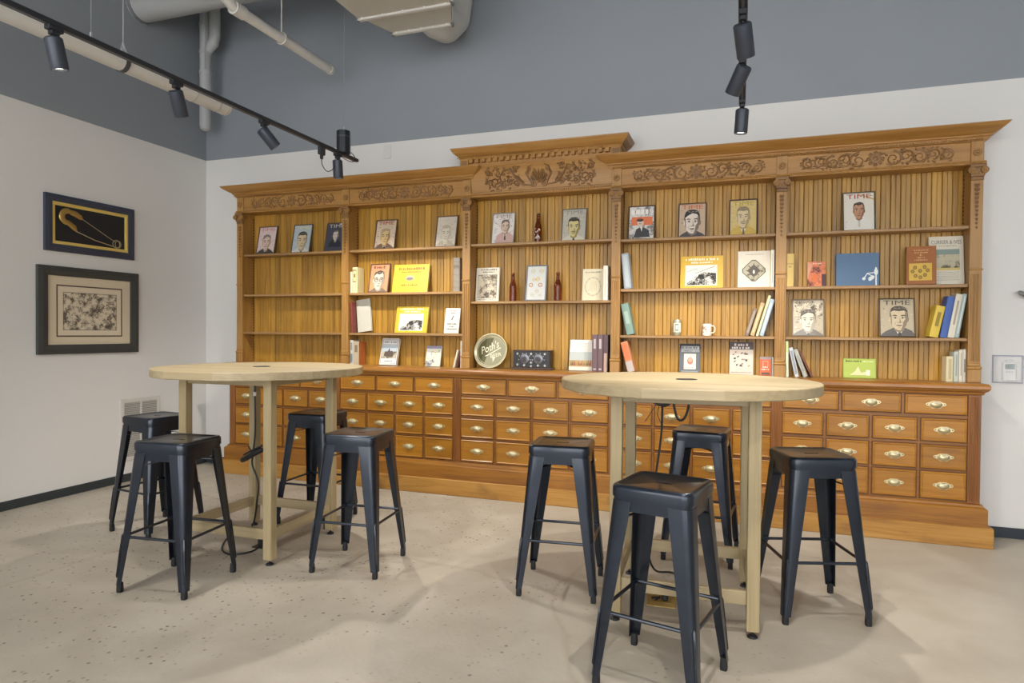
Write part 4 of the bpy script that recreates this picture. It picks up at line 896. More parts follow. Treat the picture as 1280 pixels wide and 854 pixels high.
def artA2(A, a, b, c, e):
    W, H = b - a, e - c; A.rect(a, b, c, e, ENGG); A.rect(a + .1 * W, b - .06 * W, c + .42 * H, c + .68 * H, 'd9764a')
    A.scrib(a + .08 * W, b - .05 * W, c + .76 * H, .16 * H, 'ece8e0', 5)
    A.poly([(a + .2 * W, c + .05 * H), (a + .3 * W, c + .30 * H), (a + .52 * W, c + .38 * H), (a + .8 * W, c + .26 * H), (a + .85 * W, c + .05 * H)], '3b3a3c')
    A.ell(a + .46 * W, c + .5 * H, .13 * W, .11 * H, 'd5c3b4'); A.ell(a + .44 * W, c + .58 * H, .14 * W, .05 * H, '4a3a34'); A.line([(a + .40 * W, c + .47 * H), (a + .5 * W, c + .46 * H)], .004, INK)
    A.poly([(a + .44 * W, c + .38 * H), (a + .55 * W, c + .38 * H), (a + .52 * W, c + .22 * H)], 'e4ddd2')
framed('framed cover with a small suited figure on an orange panel', 4.314, S1, .205, .273, 10, BR, artA2)
framed('framed cover, large stern face with dark swept hair and TIME in orange', 4.691, S1, .206, .271, 10, BR, PT(10, 'TIME', 'c9623c', bg='c3ab90', skin='dccfc0', shade='7d6c60', hair='2e2a28', suit='4d4a4c', hatch=14, k=1.25, hy=.45))
framed('framed yellow cover, curly haired man with moustache, TIME in faint yellow', 5.052, S1, .198, .278, 10, '4a3528', PT(11, 'TIME', 'b09a4a', bg='d0b878', skin='d2be96', shade='a3906a', hair='8d7c62', suit='c9a94e', ink='6a5a44', hatch=24, marks=['b8963a', 'e0d09a', '9a9088'], tash=True, k=1.05, hy=.5))
framed('framed white cover, black haired man in white with TIME in red, alone on its shelf', 5.807, S1, .205, .283, 10, '57503f', PT(12, 'TIME', '9c4038', bg='d9d4c6', skin='b88a68', shade='8a5f48', hair='2a2523', suit='dcd8cc', shirt='cfcabd', tie='bdb7a8', ink='3a2a24', hatch=8, marks=['8f8a80', '6a6660'], k=.78, hy=.52, extra=lambda A, X, Y, W, H: A.poly([(X(.5), Y(.99)), (X(1), Y(.83)), (X(1), Y(.79)), (X(.45), Y(.99))], 'c9ab48')))
framed('framed sepia cover, smiling man with chin on hand', 5.495, S3, .213, .270, 8, '8a7a68', PT(13, None, None, bg='b5a78c', skin='ddd0b4', shade='a3937a', hair='5a5044', suit='6d6354', ink='3f382f', hatch=50, marks=['5a5246', 'd8cfb8', '857a68'], k=1.05, extra=lambda A, X, Y, W, H: A.rect(X(.02), X(.98), Y(.55), Y(.98), ENGF)))
framed('framed sepia cover, man looking aside in dark suit with TIME in brown, beside leaning books', 6.049, S3, .218, .272, 10, '5a4a3a', PT(14, 'TIME', '55493e', bg='b7a88c', skin='cbb795', shade='857560', hair='4a4136', suit='59544f', ink='38322b', hatch=16, marks=['8f8068', 'd3c6a8'], k=1.12, hy=.48, dx=.06))
def art_coins(A, a, b, c, e):
    W, H = b - a, e - c; A.rect(a, b, c, e, 'd3d3cd')
    for u, v, r, cc in ((.3, .86, .11, 'b9b9a0'), (.76, .86, .11, 'cfc070'), (.38, .60, .10, 'c9b878'), (.58, .62, .11, 'd2b048'), (.22, .44, .11, 'b85a4e'), (.72, .44, .11, 'b85a4e'), (.32, .15, .10, 'b9bdac'), (.55, .26, .10, 'c2b090'), (.72, .14, .09, 'c9c9c0')):
        A.ell(a + u * W, c + v * H, r * W, r * W, cc, n=16); A.ell(a + u * W, c + v * H, r * W * .68, r * W * .68, 'dcd8c8', n=14); A.line([(a + (u - .06) * W, c + v * H), (a + (u + .06) * W, c + v * H)], .003, '8a7a60')
framed('grey framed display of round badges between two brown bottles', 3.471, B2, .178, .300, 10, '7a7c80', art_coins, fw_=.011, name='framed_badges', group=None)

def faceout(label, x, z, w_, h, t, tilt, cover, art, rz=0.0, roll=0.0, y=None, pages='e2dac6', spine=None, name='book', group='books facing out on the shelves'):
    a = R(tilt); y = YB - h * sin(a) if y is None else y
    o = thing(name, label, 'book', mat=lean_mat(x, y, z + w_ / 2 * sin(abs(R(roll))), a, R(rz), R(roll)), group=group)
    cm = paint(cover, .5)
    m = MB().box(-w_ / 2, w_ / 2, -t, -t + .003, 0, h, cm).box(-w_ / 2, w_ / 2, -.003, 0, 0, h, cm).box(-w_ / 2, -w_ / 2 + .003, -t, 0, 0, h, paint(spine, .5) if spine else cm)
    obj('cover', m, o)
    obj('pages', MB().box(-w_ / 2 + .003, w_ / 2 - .003, -t + .003, -.003, .003, h - .003, paint(pages, .8)), o)
    if art:
        A = Art(-t); art(A, -w_ / 2, w_ / 2, 0, h); obj('cover_print', A, o)
    return o
def art_yel1(A, a, b, c, e):
    W, H = b - a, e - c
    A.scrib(a + .14 * W, b - .12 * W, c + .80 * H, .09 * H, '8a6a20', 1); A.scrib(a + .24 * W, b - .2 * W, c + .70 * H, .05 * H, '8a6a20', 2)
    A.ell(a + .48 * W, c + .50 * H, .12 * W, .10 * H, 'b3a48c'); A.ell(a + .48 * W, c + .48 * H, .10 * W, .06 * H, '7a6f66'); A.scrib(a + .25 * W, b - .25 * W, c + .22 * H, .07 * H, '8a6a20', 3); A.line([(a + .08 * W, c + .12 * H), (b - .12 * W, c + .12 * H)], .002, 'b08a24')
faceout('plain yellow landscape book with a small grey oval picture', 2.329, S2, .345, .250, .022, 12, 'd9b030', art_yel1)
def art_race(A, a, b, c, e):
    W, H = b - a, e - c
    A.scrib(a + .12 * W, b - .1 * W, c + .86 * H, .08 * H, 'e8dfc0', 4); A.scrib(a + .25 * W, b - .25 * W, c + .77 * H, .06 * H, 'e8dfc0', 9)
    A.rect(a + .12 * W, b - .14 * W, c + .08 * H, c + .72 * H, 'e4dfd0')
    A.poly([(a + .14 * W, c + .10 * H), (a + .5 * W, c + .10 * H), (b - .16 * W, c + .10 * H), (b - .16 * W, c + .46 * H), (a + .55 * W, c + .50 * H), (a + .40 * W, c + .40 * H), (a + .32 * W, c + .22 * H)], ENG)
    A.poly([(a + .14 * W, c + .12 * H), (a + .30 * W, c + .34 * H), (a + .44 * W, c + .44 * H), (a + .40 * W, c + .34 * H), (a + .26 * W, c + .18 * H)], ENG)
    A.line([(a + .35 * W, c + .46 * H), (b - .18 * W, c + .68 * H)], .003, '4a4844'); A.line([(a + .16 * W, c + .52 * H), (a + .4 * W, c + .6 * H)], .003, '77736a')
faceout('yellow picture book with a crowd drawing, above the flowered book', 2.338, S3, .313, .236, .018, 12, 'd6b02c', art_race)
faceout('yellow picture book with a crowd drawing, above the mug', 4.763, S2, .308, .246, .018, 8, 'd2a828', art_race)
def art_lines(A, a, b, c, e):
    W, H = b - a, e - c
    A.scrib(a + .25 * W, b - .2 * W, c + .86 * H, .05 * H, '6a6258', 1); A.scrib(a + .38 * W, b - .3 * W, c + .78 * H, .05 * H, '6a6258', 2)
    for q in range(5): A.line([(a + (.40 + .03 * q) * W, c + (.5 + .04 * (q % 3)) * H), (a + (.62 - .02 * q) * W, c + (.68 - .03 * (q % 2)) * H)], .004, '5a5450')
    for k, (p, q) in enumerate(((.2, .9), (.35, .72), (.16, .86))): A.scrib(a + p * W, a + q * W, c + (.34 - .1 * k) * H, .055 * H, '5a5248', 5 + k)
faceout('small cream book with a black emblem and lettered title', 2.722, S3, .137, .220, .014, 12, 'e3dccb', art_lines)
def art_horse(A, a, b, c, e):
    W, H = b - a, e - c; A.rect(a + .05 * W, b - .05 * W, c + .05 * H, c + .95 * H, '55555a'); A.rect(a + .07 * W, b - .07 * W, c + .06 * H, c + .94 * H, 'd6d6d2')
    A.rect(a + .07 * W, b - .07 * W, c + .76 * H, c + .77 * H, '55555a'); A.scrib(a + .14 * W, b - .12 * W, c + .82 * H, .07 * H, '8a8a8c', 3)
    A.rect(a + .07 * W, b - .07 * W, c + .5 * H, c + .75 * H, 'aeb9c0'); A.rect(a + .07 * W, b - .07 * W, c + .24 * H, c + .5 * H, ENGC)
    A.poly([(a + .2 * W, c + .32 * H), (a + .25 * W, c + .5 * H), (a + .7 * W, c + .52 * H), (a + .8 * W, c + .42 * H), (a + .74 * W, c + .3 * H)], '5a4a40'); A.poly([(a + .42 * W, c + .5 * H), (a + .48 * W, c + .64 * H), (a + .56 * W, c + .5 * H)], '4a3a34'); A.scrib(a + .3 * W, b - .25 * W, c + .12 * H, .04 * H, '4a4a4a', 8)
faceout('white book with a horse and cart scene framed in black on the counter', 2.130, CT, .168, .240, .030, 16, 'dedad2', art_horse)
def art_flor(A, a, b, c, e):
    W, H = b - a, e - c; A.rect(a, b, c, e, 'd8d6bf'); A.rect(a, b, c + .86 * H, e, '8c8aa0'); A.rect(a, a + .55 * W, c, c + .3 * H, ENGB); A.rect(a + .05 * W, a + .4 * W, c + .55 * H, c + .84 * H, ENGB)
    rg = random.Random(2)
    for k in range(10): A.ell(a + rg.uniform(.1, .9) * W, c + rg.uniform(.1, .8) * H, .05 * W, .035 * H, rg.choice(['8a94b0', 'cfc06a', 'b9b48a', '6f7488']), n=10)
faceout('small pale book patterned with blue and yellow flowers on the counter', 2.547, CT, .140, .180, .014, 14, 'd3d2c4', art_flor)
def art_etch(A, a, b, c, e):
    W, H = b - a, e - c; A.rect(a, b, c, e, 'e2dac6'); A.scrib(a + .2 * W, b - .12 * W, c + .92 * H, .045 * H, '77705f', 1); A.scrib(a + .28 * W, b - .2 * W, c + .85 * H, .04 * H, '77705f', 2)
    A.rect(a + .09 * W, b - .09 * W, c + .10 * H, c + .79 * H, '6a6354'); A.rect(a + .10 * W, b - .10 * W, c + .11 * H, c + .78 * H, ENGF); A.scrib(a + .15 * W, b - .15 * W, c + .05 * H, .03 * H, '8a8370', 3)
faceout('cream book with a fine etched scene at the end of the raised bay', 3.043, B2, .206, .286, .020, 6, 'ddd4be', art_etch)
def art_circ(A, a, b, c, e):
    W, H = b - a, e - c; A.scrib(a + .14 * W, b - .14 * W, c + .87 * H, .05 * H, '9a8f78', 1)
    for rr in (.38, .34): A.line([(a + .5 * W + rr * W * cos(t), c + .44 * H + rr * W * 1.15 * sin(t)) for t in [2 * pi * k / 24 for k in range(25)]], .002, 'a3967c')
    for k in range(12):
        t = 2 * pi * k / 12; A.ell(a + .5 * W + .36 * W * cos(t), c + .44 * H + .41 * W * sin(t), .03 * W, .03 * W, 'b3a68a', n=8)
    for k in range(6): A.line([(a + (.3 + .07 * k) * W, c + .3 * H), (a + (.42 + .05 * k) * W, c + .6 * H)], .0015, 'b0a48c')
faceout('cream book with a faint ring of medallions on its cover', 3.939, B2, .172, .254, .020, 6, 'e0d4b4', art_circ)
def art_pic(A, a, b, c, e):
    W, H = b - a, e - c; A.rect(a, b, c + .60 * H, e, 'e6e2d6'); A.rect(a, b, c + .33 * H, c + .60 * H, 'b9beb8'); A.rect(a, b, c + .12 * H, c + .33 * H, 'b79a6a'); A.rect(a, b, c, c + .12 * H, 'd8d2c0')
    A.scrib(a + .25 * W, b - .25 * W, c + .86 * H, .025 * H, 'b0aa9c', 1); A.scrib(a + .35 * W, b - .35 * W, c + .77 * H, .02 * H, 'b0aa9c', 2)
    rg = random.Random(5)
    for k in range(16): u = .06 + .055 * k; A.poly([(a + u * W, c + .16 * H), (a + (u + .05) * W, c + .17 * H), (a + (u + .03) * W, c + (.26 + rg.uniform(0, .12)) * H)], rg.choice(['5a4a3a', '8a3f30', '3f3a38', 'a87a40']))
faceout('white picture book with a band of riders, beside the purple brown volumes', 3.852, CT, .192, .247, .016, 12, 'e0dccf', art_pic)
def art_diam(A, a, b, c, e):
    W, H = b - a, e - c; A.scrib(a + .25 * W, b - .2 * W, c + .90 * H, .018 * H, '77706a', 1); cx, cy = a + .5 * W, c + .46 * H
    def dia(r, q, cc): A.poly([(cx + r * W * dx + q * W * ex, cy + r * W * dy + q * W * ey) for dx, dy, ex, ey in ((1, 0, 0, -1), (1, 0, 0, 1), (0, 1, 1, 0), (0, 1, -1, 0), (-1, 0, 0, 1), (-1, 0, 0, -1), (0, -1, -1, 0), (0, -1, 1, 0))], cc)
    dia(.36, .06, '4d443a'); dia(.33, .055, ENGC); dia(.19, .02, '4f463c'); A.ell(cx, cy - .01, .035 * W, .07 * W, 'e4dccb', n=12)
    for k in range(8): t = 2 * pi * k / 8; A.line([(cx + .1 * W * cos(t), cy + .1 * W * sin(t)), (cx + .24 * W * cos(t), cy + .24 * W * sin(t))], .006, '554a3e')
faceout('large cream book with a dark diamond medallion', 5.129, S2, .222, .270, .022, 8, 'ddd3c0', art_diam)
def art_blk(A, a, b, c, e):
    W, H = b - a, e - c; A.rect(a, b, c, e, '5a5e62'); A.rect(a, b, c + .82 * H, e, '2b2b2e'); A.rect(a + .08 * W, b - .05 * W, c + .81 * H, c + .92 * H, 'b9bdbd'); A.scrib(a + .10 * W, b - .07 * W, c + .825 * H, .085 * H, '6f7476', 2)
    A.rect(a + .08 * W, b - .05 * W, c + .72 * H, c + .79 * H, 'b9bdbd'); A.scrib(a + .10 * W, b - .07 * W, c + .73 * H, .05 * H, '44484c', 4)
    A.rect(a + .22 * W, a + .80 * W, c + .14 * H, c + .66 * H, 'd8d2c0'); A.ell(a + .52 * W, c + .42 * H, .15 * W, .12 * H, 'b5705a'); A.ell(a + .52 * W, c + .45 * H, .11 * W, .07 * H, 'c99a80')
    for k in range(6): A.ell(a + (.28 + .09 * k) * W, c + (.58 if k % 2 else .2) * H, .025 * W, .015 * H, '8a7f70', n=8)
    A.rect(a + .1 * W, b - .1 * W, c + .05 * H, c + .09 * H, '8a8f92')
faceout('dark grey book with pale title bands and a small red emblem on the counter', 4.685, CT, .150, .226, .014, 10, '2f3033', art_blk)
def art_tools(A, a, b, c, e):
    W, H = b - a, e - c; A.rect(a, b, c, e, 'cdbfb0'); A.rect(a, b, c + .77 * H, e, '55474a')
    A.scrib(a + .2 * W, b - .22 * W, c + .88 * H, .08 * H, 'd8d2c8', 6); A.scrib(a + .1 * W, b - .1 * W, c + .79 * H, .075 * H, 'd8d2c8', 3)
    rg = random.Random(8)
    for k in range(16):
        u, v = rg.uniform(.05, .8), rg.uniform(.16, .68); A.poly([(a + u * W, c + v * H), (a + (u + rg.uniform(.05, .15)) * W, c + (v + rg.uniform(-.02, .04)) * H), (a + (u + .1) * W, c + (v + rg.uniform(.04, .08)) * H), (a + (u + .02) * W, c + (v + .05) * H)], rg.choice(['4d443f', '6f6258', '8a7c70', '3a3431']))
    A.scrib(a + .06 * W, b - .06 * W, c + .06 * H, .03 * H, '8a7c6e', 2)
faceout('tall dark-headed book scattered with small tool drawings on the counter', 5.051, CT, .165, .242, .018, 8, 'c9bcae', art_tools)
def art_orng(A, a, b, c, e):
    W, H = b - a, e - c; A.rect(a, b, c, e, 'd2653a'); A.rect(a, b, c + .86 * H, e, '9a8a8a'); A.line([(a + .28 * W, c + .5 * H), (a + .28 * W, c + .76 * H), (a + .72 * W, c + .76 * H), (a + .72 * W, c + .5 * H)], .003, 'e6cdbb'); A.scrib(a + .25 * W, b - .2 * W, c + .42 * H, .07 * H, 'ecd8c8', 2); A.scrib(a + .15 * W, b - .15 * W, c + .29 * H, .08 * H, 'ecd8c8', 3); A.rect(a + .15 * W, b - .12 * W, c + .04 * H, c + .16 * H, '5a5048')
faceout('small orange paperback with a grey top band beside the upright', 5.217, CT, .077, .136, .020, 4, 'c95f36', art_orng)
def art_smallp(A, a, b, c, e):
    W, H = b - a, e - c; A.rect(a, b, c, e, ENGO); A.poly([(a, c + .3 * H), (a + .3 * W, c + .9 * H), (a, e)], 'd6997a'); A.ell(a + .42 * W, c + .35 * H, .16 * W, .2 * H, 'd4703c'); A.scrib(a + .3 * W, b - .2 * W, c + .9 * H, .05 * H, 'e6dccb', 1); A.rect(b - .22 * W, b, c, c + .5 * H, '4a2f34')
faceout('small reddish orange picture book beside the blue book', 5.546, S2, .118, .181, .018, 8, 'b3603c', art_smallp)
def art_blue(A, a, b, c, e):
    W, H = b - a, e - c; S = 'dfe2e0'
    A.rect(a + .915 * W, a + .945 * W, c, c + .40 * H, S); A.ell(a + .93 * W, c + .42 * H, .045 * W, .10 * H, S); A.ell(a + .93 * W, c + .53 * H, .022 * W, .03 * H, S)
    A.line([(a + .90 * W, c + .40 * H), (a + .73 * W, c + .38 * H), (a + .66 * W, c + .24 * H)], .006, S); A.ell(a + .65 * W, c + .22 * H, .04 * W, .045 * H, S); A.line([(a + .73 * W, c + .37 * H), (a + .84 * W, c + .30 * H)], .005, S)
    A.poly([(a + .76 * W, c + .16 * H), (a + .75 * W, c + .24 * H), (a + .85 * W, c + .32 * H), (a + .90 * W, c + .29 * H), (a + .88 * W, c + .22 * H), (a + .80 * W, c + .15 * H)], S)
faceout('plain slate blue landscape book with a white line emblem in its corner', 5.803, S2, .268, .232, .022, 6, '54718f', art_blue)
def art_brown(A, a, b, c, e):
    W, H = b - a, e - c
    for k, (p, q) in enumerate(((.26, .74), (.28, .72), (.46, .54), (.38, .62), (.28, .72))): A.scrib(a + p * W, a + q * W, c + (.88 - .065 * k) * H, .035 * H, 'c9a068', k)
    A.rect(a + .10 * W, b - .14 * W, c + .10 * H, c + .55 * H, 'd2ac48')
    for u, v in ((.3, .44), (.62, .45), (.22, .34), (.47, .35), (.72, .36), (.32, .22), (.48, .18), (.63, .24)): A.ell(a + u * W, c + v * H, .065 * W, .05 * H, '6f5524', n=12); A.ell(a + u * W, c + v * H, .045 * W, .034 * H, 'a9853a', n=10)
faceout('brown book with round medallions on a mustard panel, overlapping the cream lettered book', 6.175, S2, .172, .262, .024, 10, '9a5c28', art_brown, rz=-8, y=-.105)
def art_curr(A, a, b, c, e):
    W, H = b - a, e - c; A.text('CURRIER & IVES', a + .08 * W, b - .06 * W, c + .84 * H, c + .92 * H, '55504a'); A.scrib(a + .3 * W, b - .2 * W, c + .79 * H, .02 * H, '8a847a', 1)
    A.rect(a + .08 * W, b - .12 * W, c + .33 * H, c + .73 * H, ENGC); A.rect(a + .08 * W, b - .12 * W, c + .62 * H, c + .73 * H, '7d8f86'); A.rect(a + .08 * W, b - .12 * W, c + .29 * H, c + .34 * H, 'c9b46a')
    for k in range(5): A.scrib(a + .1 * W, b - .15 * W, c + (.24 - .04 * k) * H, .018 * H, 'a39c8e', 3 + k)
faceout('tall cream book lettered CURRIER & IVES with a dark landscape plate', 6.328, S2, .200, .325, .030, 8, 'cfc8b6', art_curr)
def art_green(A, a, b, c, e):
    W, H = b - a, e - c; A.rect(a, b, c, e, '9fb04a'); A.rect(a + .03 * W, b - .03 * W, c + .05 * H, c + .95 * H, 'a9ba52'); A.scrib(a + .08 * W, a + .58 * W, c + .82 * H, .08 * H, '3a4026', 2); A.scrib(a + .6 * W, b - .06 * W, c + .82 * H, .06 * H, 'd8dcb0', 3)
    A.poly([(a + .2 * W, c + .16 * H), (a + .78 * W, c + .14 * H), (a + .7 * W, c + .34 * H), (a + .55 * W, c + .28 * H), (a + .46 * W, c + .6 * H), (a + .36 * W, c + .34 * H)], 'd6d2a0'); A.rect(a + .70 * W, a + .82 * W, c + .14 * H, c + .42 * H, 'e2dfc8')
faceout('small lime green landscape book alone on the counter', 5.828, CT, .203, .137, .010, 8, '9aaa48', art_green)
faceout('grey white book slumped sideways against the upright above the orange book', 1.879, S3, .142, .292, .018, 6, 'c3bfb0', lambda A, a, b, c, e: A.scrib(a + .3 * (b - a), b - .3 * (b - a), c + .8 * (e - c), .012, 'a5a090', 1), roll=-8, y=-.062)

# books standing spine out
def spine(label, x, z, w_, h, lean, cover, lines=(), d=.11, yf=-.147, pages='e0d8c4', rib=0, group='books standing spine out on the shelves', title=None):
    o = thing('book', label, 'book', mat=Matrix.Translation((x, yf, z + w_ / 2 * sin(abs(R(lean))))) @ Matrix.Rotation(R(lean), 4, 'Y'), group=group)
    cm = paint(cover, .55); a = w_ / 2; bt = min(.003, w_ * .15)
    sp = [(-a, .004), (-a * .8, .001), (-a * .3, 0), (a * .3, 0), (a * .8, .001), (a, .004), (a, d), (a - bt, d), (a - bt, .007), (-a + bt, .007), (-a + bt, d), (-a, d)]
    m = MB().loops([[(u, v, 0) for u, v in sp], [(u, v, h) for u, v in sp]], cm, True, True)
    for k in range(rib): m.box(-a * .9, a * .9, -.003, .002, h * (.12 + .76 * k / max(1, rib - 1)) - .004, h * (.12 + .76 * k / max(1, rib - 1)) + .004, cm, .0015)
    obj('cover', m, o)
    obj('pages', MB().box(-a + bt, a - bt, .007, d - .004, .003, h - .004, paint(pages, .8)), o)
    if lines:
        for k, (v0, v1, f, c) in enumerate(lines):
            A = Art(-.0004); A.k = k; A.rect(-a * f, a * f, v0 * h, v1 * h, c); obj('spine_print', A, o)
    return o
G1 = [(.55, .9, .35, '6a6258'), (.1, .2, .4, '6a6258')]
spine('thin cream book against the upright beside the emblem-spined book', 1.779, S2, .020, .188, 0, 'ddd4bc', [(.2, .8, .2, 'a39a80')])
spine('thick cream book with a dark emblem label on its spine', 1.816, S2, .050, .228, 0, 'd9c998', [(.42, .90, .75, '7d6a44'), (.46, .86, .6, 'd6c48e'), (.6, .74, .3, '7a5a40')])
spine('ribbed grey cloth volume at the upright next to the raised centre', 2.800, S2, .060, .282, 0, '8c8274', [(.70, .78, .8, '6f6558')], rib=5)
spine('dark red thin volume behind the slumped grey white book', 1.793, S3, .020, .270, -3, '7a3530', [], d=.06, yf=-.150)
spine('grey white patterned paperback beside the orange book', 1.787, CT, .034, .220, 0, 'bdb9b0', [(.1, .45, .6, '6f7a80'), (.6, .9, .5, '8a8478')])
spine('brown and orange hardback standing at the upright below the slumped book', 1.834, CT, .058, .208, 0, 'b56a34', [(0, 1, .98, 'b0a48c'), (.55, .85, .5, '7a6c58')])
spine('thin pale booklet leaning on the upright next to the round tray', 2.7795, CT, .016, .150, 14, 'd2c8b4')
spine('thin maroon booklet behind the leaning pale booklet', 2.7965, CT, .016, .145, 14, '7a4a3c', d=.09, yf=-.13)
spine('white upright book at the upright, behind the leaning thin booklets', 2.8535, CT, .026, .225, 0, 'd6d0c2', [(.2, .85, .3, 'b3ac9c')])
spine('white book end-on beside the medallion-ring book', 4.056, B2, .036, .266, 0, 'e4ddcc', [(.1, .9, .3, 'cfc6b0')])
PV = [(.62, .88, .4, 'b9aeb0'), (.05, .09, .5, 'b9aeb0')]
spine('purple brown volume beside the white picture book of riders, first of three', 3.978, CT, .042, .288, 0, '6b5458', PV)
spine('purple brown volume in the middle of the three beside the upright', 4.021, CT, .040, .288, 0, '6b5458', PV)
spine('purple brown volume with torn pale jacket against the upright', 4.062, CT, .038, .288, 0, '5a464a', [(.0, .5, .6, 'b59a84')])
spine('grey blue book leaning on the upright above the green book', 4.2295, S2, .056, .270, -6, '9aa3a8', [(.05, .95, .55, 'b3babc')])
spine('sage green cloth book leaning on the upright in the mug bay', 4.252, S3, .056, .240, -12, '7a9488', [(.35, .75, .5, 'a3b3a4')])
spine('orange and white jacketed book leaning on the upright at the counter', 4.262, CT, .054, .236, -15, 'c98a62', [(0, .35, .95, 'b9aea8'), (.4, .95, .8, 'd2764a')])
spine('white book end-on beside the diamond medallion book', 5.252, S2, .024, .262, 0, 'd9d2c2', [(.1, .9, .2, 'a39c8e')])
spine('short brown book leaning first in the row of four near the mug', 5.084, S3, .028, .205, 17, '7d6a5a', [(.1, .9, .5, '9a8a7a')])
spine('tan book leaning second in the row of four near the mug', 5.122, S3, .030, .245, 16.5, 'b59a6a', [(.1, .9, .4, 'cdb88c')])
spine('thin pale yellow book leaning third in the row of four near the mug', 5.155, S3, .018, .300, 16, 'd9d0a0')
spine('pale blue book leaning last in the row of four near the mug', 5.184, S3, .030, .270, 15.5, '9fb0bc', [(.1, .9, .4, 'c9d2d6')])
spine('thin grey booklet beside the small orange paperback', 5.262, CT, .011, .138, 0, 'a8a8a0', d=.1)
spine('tan cloth book with a ruled spine beside the small reddish book', 5.366, S2, .054, .232, 0, 'c2a45c', [(.68, .70, .9, '8a7440'), (.58, .62, .3, '8a7440')])
spine('yellow book leaning in the row by the bookcase end', 6.245, S3, .052, .210, 11, 'cdb040', [(.35, .8, .4, '8a7424')])
spine('bright blue book leaning in the row by the bookcase end', 6.3015, S3, .042, .272, 9, '3d5a9c')
spine('cream book leaning in the row by the bookcase end', 6.343, S3, .038, .288, 9, 'cfc8b6', [(.3, .85, .3, '9a9484')])
spine('grey green book leaning last in the row by the bookcase end', 6.375, S3, .024, .290, 9, '9aa8a6', [(.1, .95, .3, 'c3ccc8')])
spine('lime spined book upright against the pilaster on the counter', 5.357, CT, .022, .252, -1, 'c3c98a', [(.0, .7, .6, 'd6d8c0')])
spine('white speckled book leaning beside the lime spined book', 5.4215, CT, .026, .210, -12, 'c9c9c8', [(.1, .9, .5, '8a909c')])
spine('grey book leaning between the speckled and dark red books', 5.4775, CT, .028, .205, -20, 'a8a89c', [(.2, .8, .3, '8a8a80')])
spine('dark red thin book slumped against the leaning grey book', 5.519, CT, .014, .200, -25, '6a3a30')
spine('short cream book in the upright row at the bookcase end, first beside the green book', 6.340, CT, .040, .166, 0, 'cfc29c', [(.1, .9, .4, 'b3a680')])
spine('grey green upright book second in the row at the bookcase end', 6.376, CT, .026, .198, 0, 'b5bab0', [(.2, .9, .3, '8f9488')])
spine('cream upright book third in the row at the bookcase end', 6.402, CT, .022, .210, 0, 'cdc6b4', [(.2, .9, .3, 'a39c8a')])
spine('off white upright book last in the row at the bookcase end', 6.422, CT, .016, .214, 0, 'c9c4b8', [(.3, .7, .5, '77726a')])

# bottles, can, mug, tray, radio
def bottle(x, z, label, lab=False):
    o = thing('beer_bottle', label, 'bottle', (x, -.085, z), None, 'brown bottles in the raised centre bay')
    pr = [(.0, .003), (.026, .0), (.030, .004), (.030, .118), (.029, .128), (.024, .145), (.0165, .165), (.0135, .185), (.0125, .212), (.014, .214), (.0145, .226), (.012, .229), (.0, .229)]
    obj('glass_body', MB().lathe(pr, 22, AMBER), o, smooth=True)
    obj('cap', MB().lathe([(.0, .2335), (.012, .2335), (.0150, .229), (.0152, .223), (.0146, .222)][::-1], 22, paint('8a5a34' if not lab else '4a3020', .4, .4)), o, smooth=True)
    if lab:
        m = MB(); rg = random.Random(4)
        for k in range(16):
            a = -pi / 2 + rg.uniform(-.9, .9); zz = rg.uniform(.02, .11); r = .0305
            m.add([(r * cos(a - .09), r * sin(a - .09), zz), (r * cos(a + .09), r * sin(a + .09), zz), (r * cos(a + .09), r * sin(a + .09), zz + .012), (r * cos(a - .09), r * sin(a - .09), zz + .014)], [(0, 1, 2, 3)], paint('d8d2cc', .5))
        obj('printed_label', m, o)
bottle(3.492, B1, 'brown beer bottle with white printed label, between two framed covers', True)
bottle(3.281, B2, 'plain brown beer bottle between the etched book and the badge display')
bottle(3.661, B2, 'plain brown beer bottle between the badge display and the medallion-ring book')
o = thing('beer_can', 'pale printed drinks can beside the mug', 'can', (4.594, -.09, S3))
obj('body', MB().lathe([(.024, 0), (.029, .006), (.031, .012), (.031, .108), (.027, .116), (.026, .120), (.024, .118), (0, .117)], 24, paint('b9b7a0', .35, .5)), o, smooth=True)
m = MB(); r = .0314
for a0, a1, z0, z1, c in ((-150, -30, .028, .095, 'd8d6c6'), (-110, -70, .035, .088, '6a7a64'), (-103, -77, .045, .078, 'e4e0d0'), (-170, -10, .098, .104, '8a8a70'), (-170, -10, .016, .022, '8a8a70')):
    r += .0002; n = 8; pt = [(r * cos(R(a0 + (a1 - a0) * k / n)), r * sin(R(a0 + (a1 - a0) * k / n))) for k in range(n + 1)]
    m.loops([[(x, y, z0) for x, y in pt], [(x, y, z1) for x, y in pt]], paint(c, .5), closed=False)
obj('printed_label', m, o)
o = thing('mug', 'white mug with a brown printed band and round handle', 'mug', (4.808, -.09, S3))
obj('body', MB().lathe([(.028, 0), (.0315, .003), (.0325, .01), (.0325, .086), (.0315, .089), (.0295, .086), (.0295, .01), (0, .008)], 28, paint('e2dccb', .3)), o, smooth=True)
obj('handle', MB().tube([(.031, 0, .072), (.046, 0, .074), (.056, 0, .062), (.057, 0, .042), (.050, 0, .026), (.031, 0, .020)], .0048, 8, paint('e2dccb', .3)), o, smooth=True)
m = MB(); rg = random.Random(3); r = .0330
for k in range(14):
    a = R(rg.uniform(-160, -85)); z = rg.uniform(.022, .066); q = rg.uniform(.10, .22)
    m.add([(r * cos(a - q), r * sin(a - q), z), (r * cos(a + q), r * sin(a + q), z), (r * cos(a + q), r * sin(a + q), z + .008), (r * cos(a - q), r * sin(a - q), z + .009)], [(0, 1, 2, 3)], paint('a3704a', .5))
obj('print', m, o)
a = R(14); rr = .147
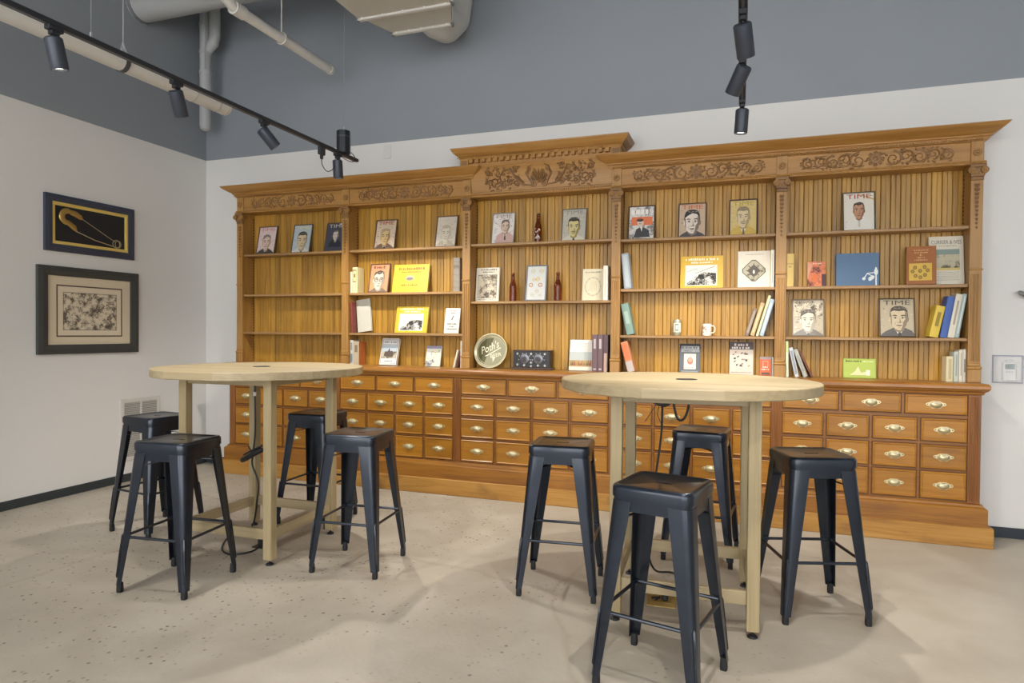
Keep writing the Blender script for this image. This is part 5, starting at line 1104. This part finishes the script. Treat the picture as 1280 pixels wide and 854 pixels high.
o = thing('beer_tray', 'round metal tray in olive and silver lettered with beer advertising, leaning at the upright', 'tray', mat=lean_mat(3.084, YB - .008 - 2 * rr * sin(a), CT, a))
def disc(prof, mat):
    m = MB().lathe(prof, 40, mat); m.v = [(x, -z, y + rr) for x, y, z in m.v]; return m
obj('tray_body', disc([(0, .0), (rr * .86, .0), (rr * .93, .006), (rr, .016), (rr, .020), (rr * .97, .020), (rr * .90, .010), (rr * .86, .005), (0, .005)], paint('cfc9a8', .35, .5)), o, smooth=True)
A = Art(-.0055); A.rough = .6; u = rr * .85
A.ell(0, rr, u, u, '4f4b24', n=40); A.line([(u * .93 * cos(t), rr + u * .93 * sin(t)) for t in [2 * pi * k / 40 for k in range(41)]], .003, 'cfc9a8')
b0, b1 = R(-115), R(80); A.poly([(u * cos(b0 + (b1 - b0) * k / 20), rr + u * sin(b0 + (b1 - b0) * k / 20)) for k in range(21)], '8f8b70')
A.text("Poth's", -.088, .072, rr + .002, rr + .066, 'e8e2c4', R(24), .3)
A.line([(-.045, rr - .045), (.0, rr - .022), (.085, rr + .03)], .007, 'e8e2c4'); A.text('BEER', .0, .095, rr - .050, rr - .020, 'e8e2c4', R(14)); A.poly([(.02, rr - .05), (.045, rr - .05), (.025, rr - .095)], 'e8e2c4')
obj('tray_print', A, o)
o = thing('radio', 'antique black fronted radio set with two big dials on the counter', 'radio', (3.458, -.048, CT), (0, 0, R(0)))
obj('base', MB().box(-.172, .172, -.092, .022, 0, .018, paint('4a3a34', .4), .006), o)
obj('case', MB().box(-.155, .155, -.08, .018, .018, .150, paint('3a2c24', .45), .002).box(-.160, .160, -.084, .022, .150, .158, paint('5d4c40', .4), .003), o)
obj('front_panel', MB().box(-.147, .147, -.083, -.079, .024, .146, paint('17171a', .35)), o)
for s_ in (-1, 1):
    k = obj('dial', MB().lathe([(.040, 0), (.040, .004), (.034, .006), (.022, .007), (.020, .020), (.016, .022), (0, .022)], 24, paint('77757a', .3, .6)), o, (s_ * .058, -.083, .088), (pi / 2, 0, 0), smooth=True)
    obj('dial_cap', MB().lathe([(.019, .0), (.018, .024), (0, .024)], 16, paint('2a2a2e', .35)), k, smooth=True)
    for q in range(6):
        t = R(40 * q - 10); obj('screw', MB().lathe([(.004, 0), (.003, .004), (0, .004)], 8, paint('b9b6b0', .3, .7)), o, (s_ * .058 + .050 * cos(t), -.083, .088 + .046 * sin(t)), (pi / 2, 0, 0))
for x, z in ((-.115, .128), (0, .128), (.115, .128), (-.115, .040), (-.058, .036), (0, .058), (0, .03), (.058, .036), (.115, .036)):
    obj('knob', MB().lathe([(.011, 0), (.011, .004), (.008, .012), (0, .012)], 12, paint('a9a6a2', .3, .5)), o, (x, -.083, z), (pi / 2, 0, 0), smooth=True)
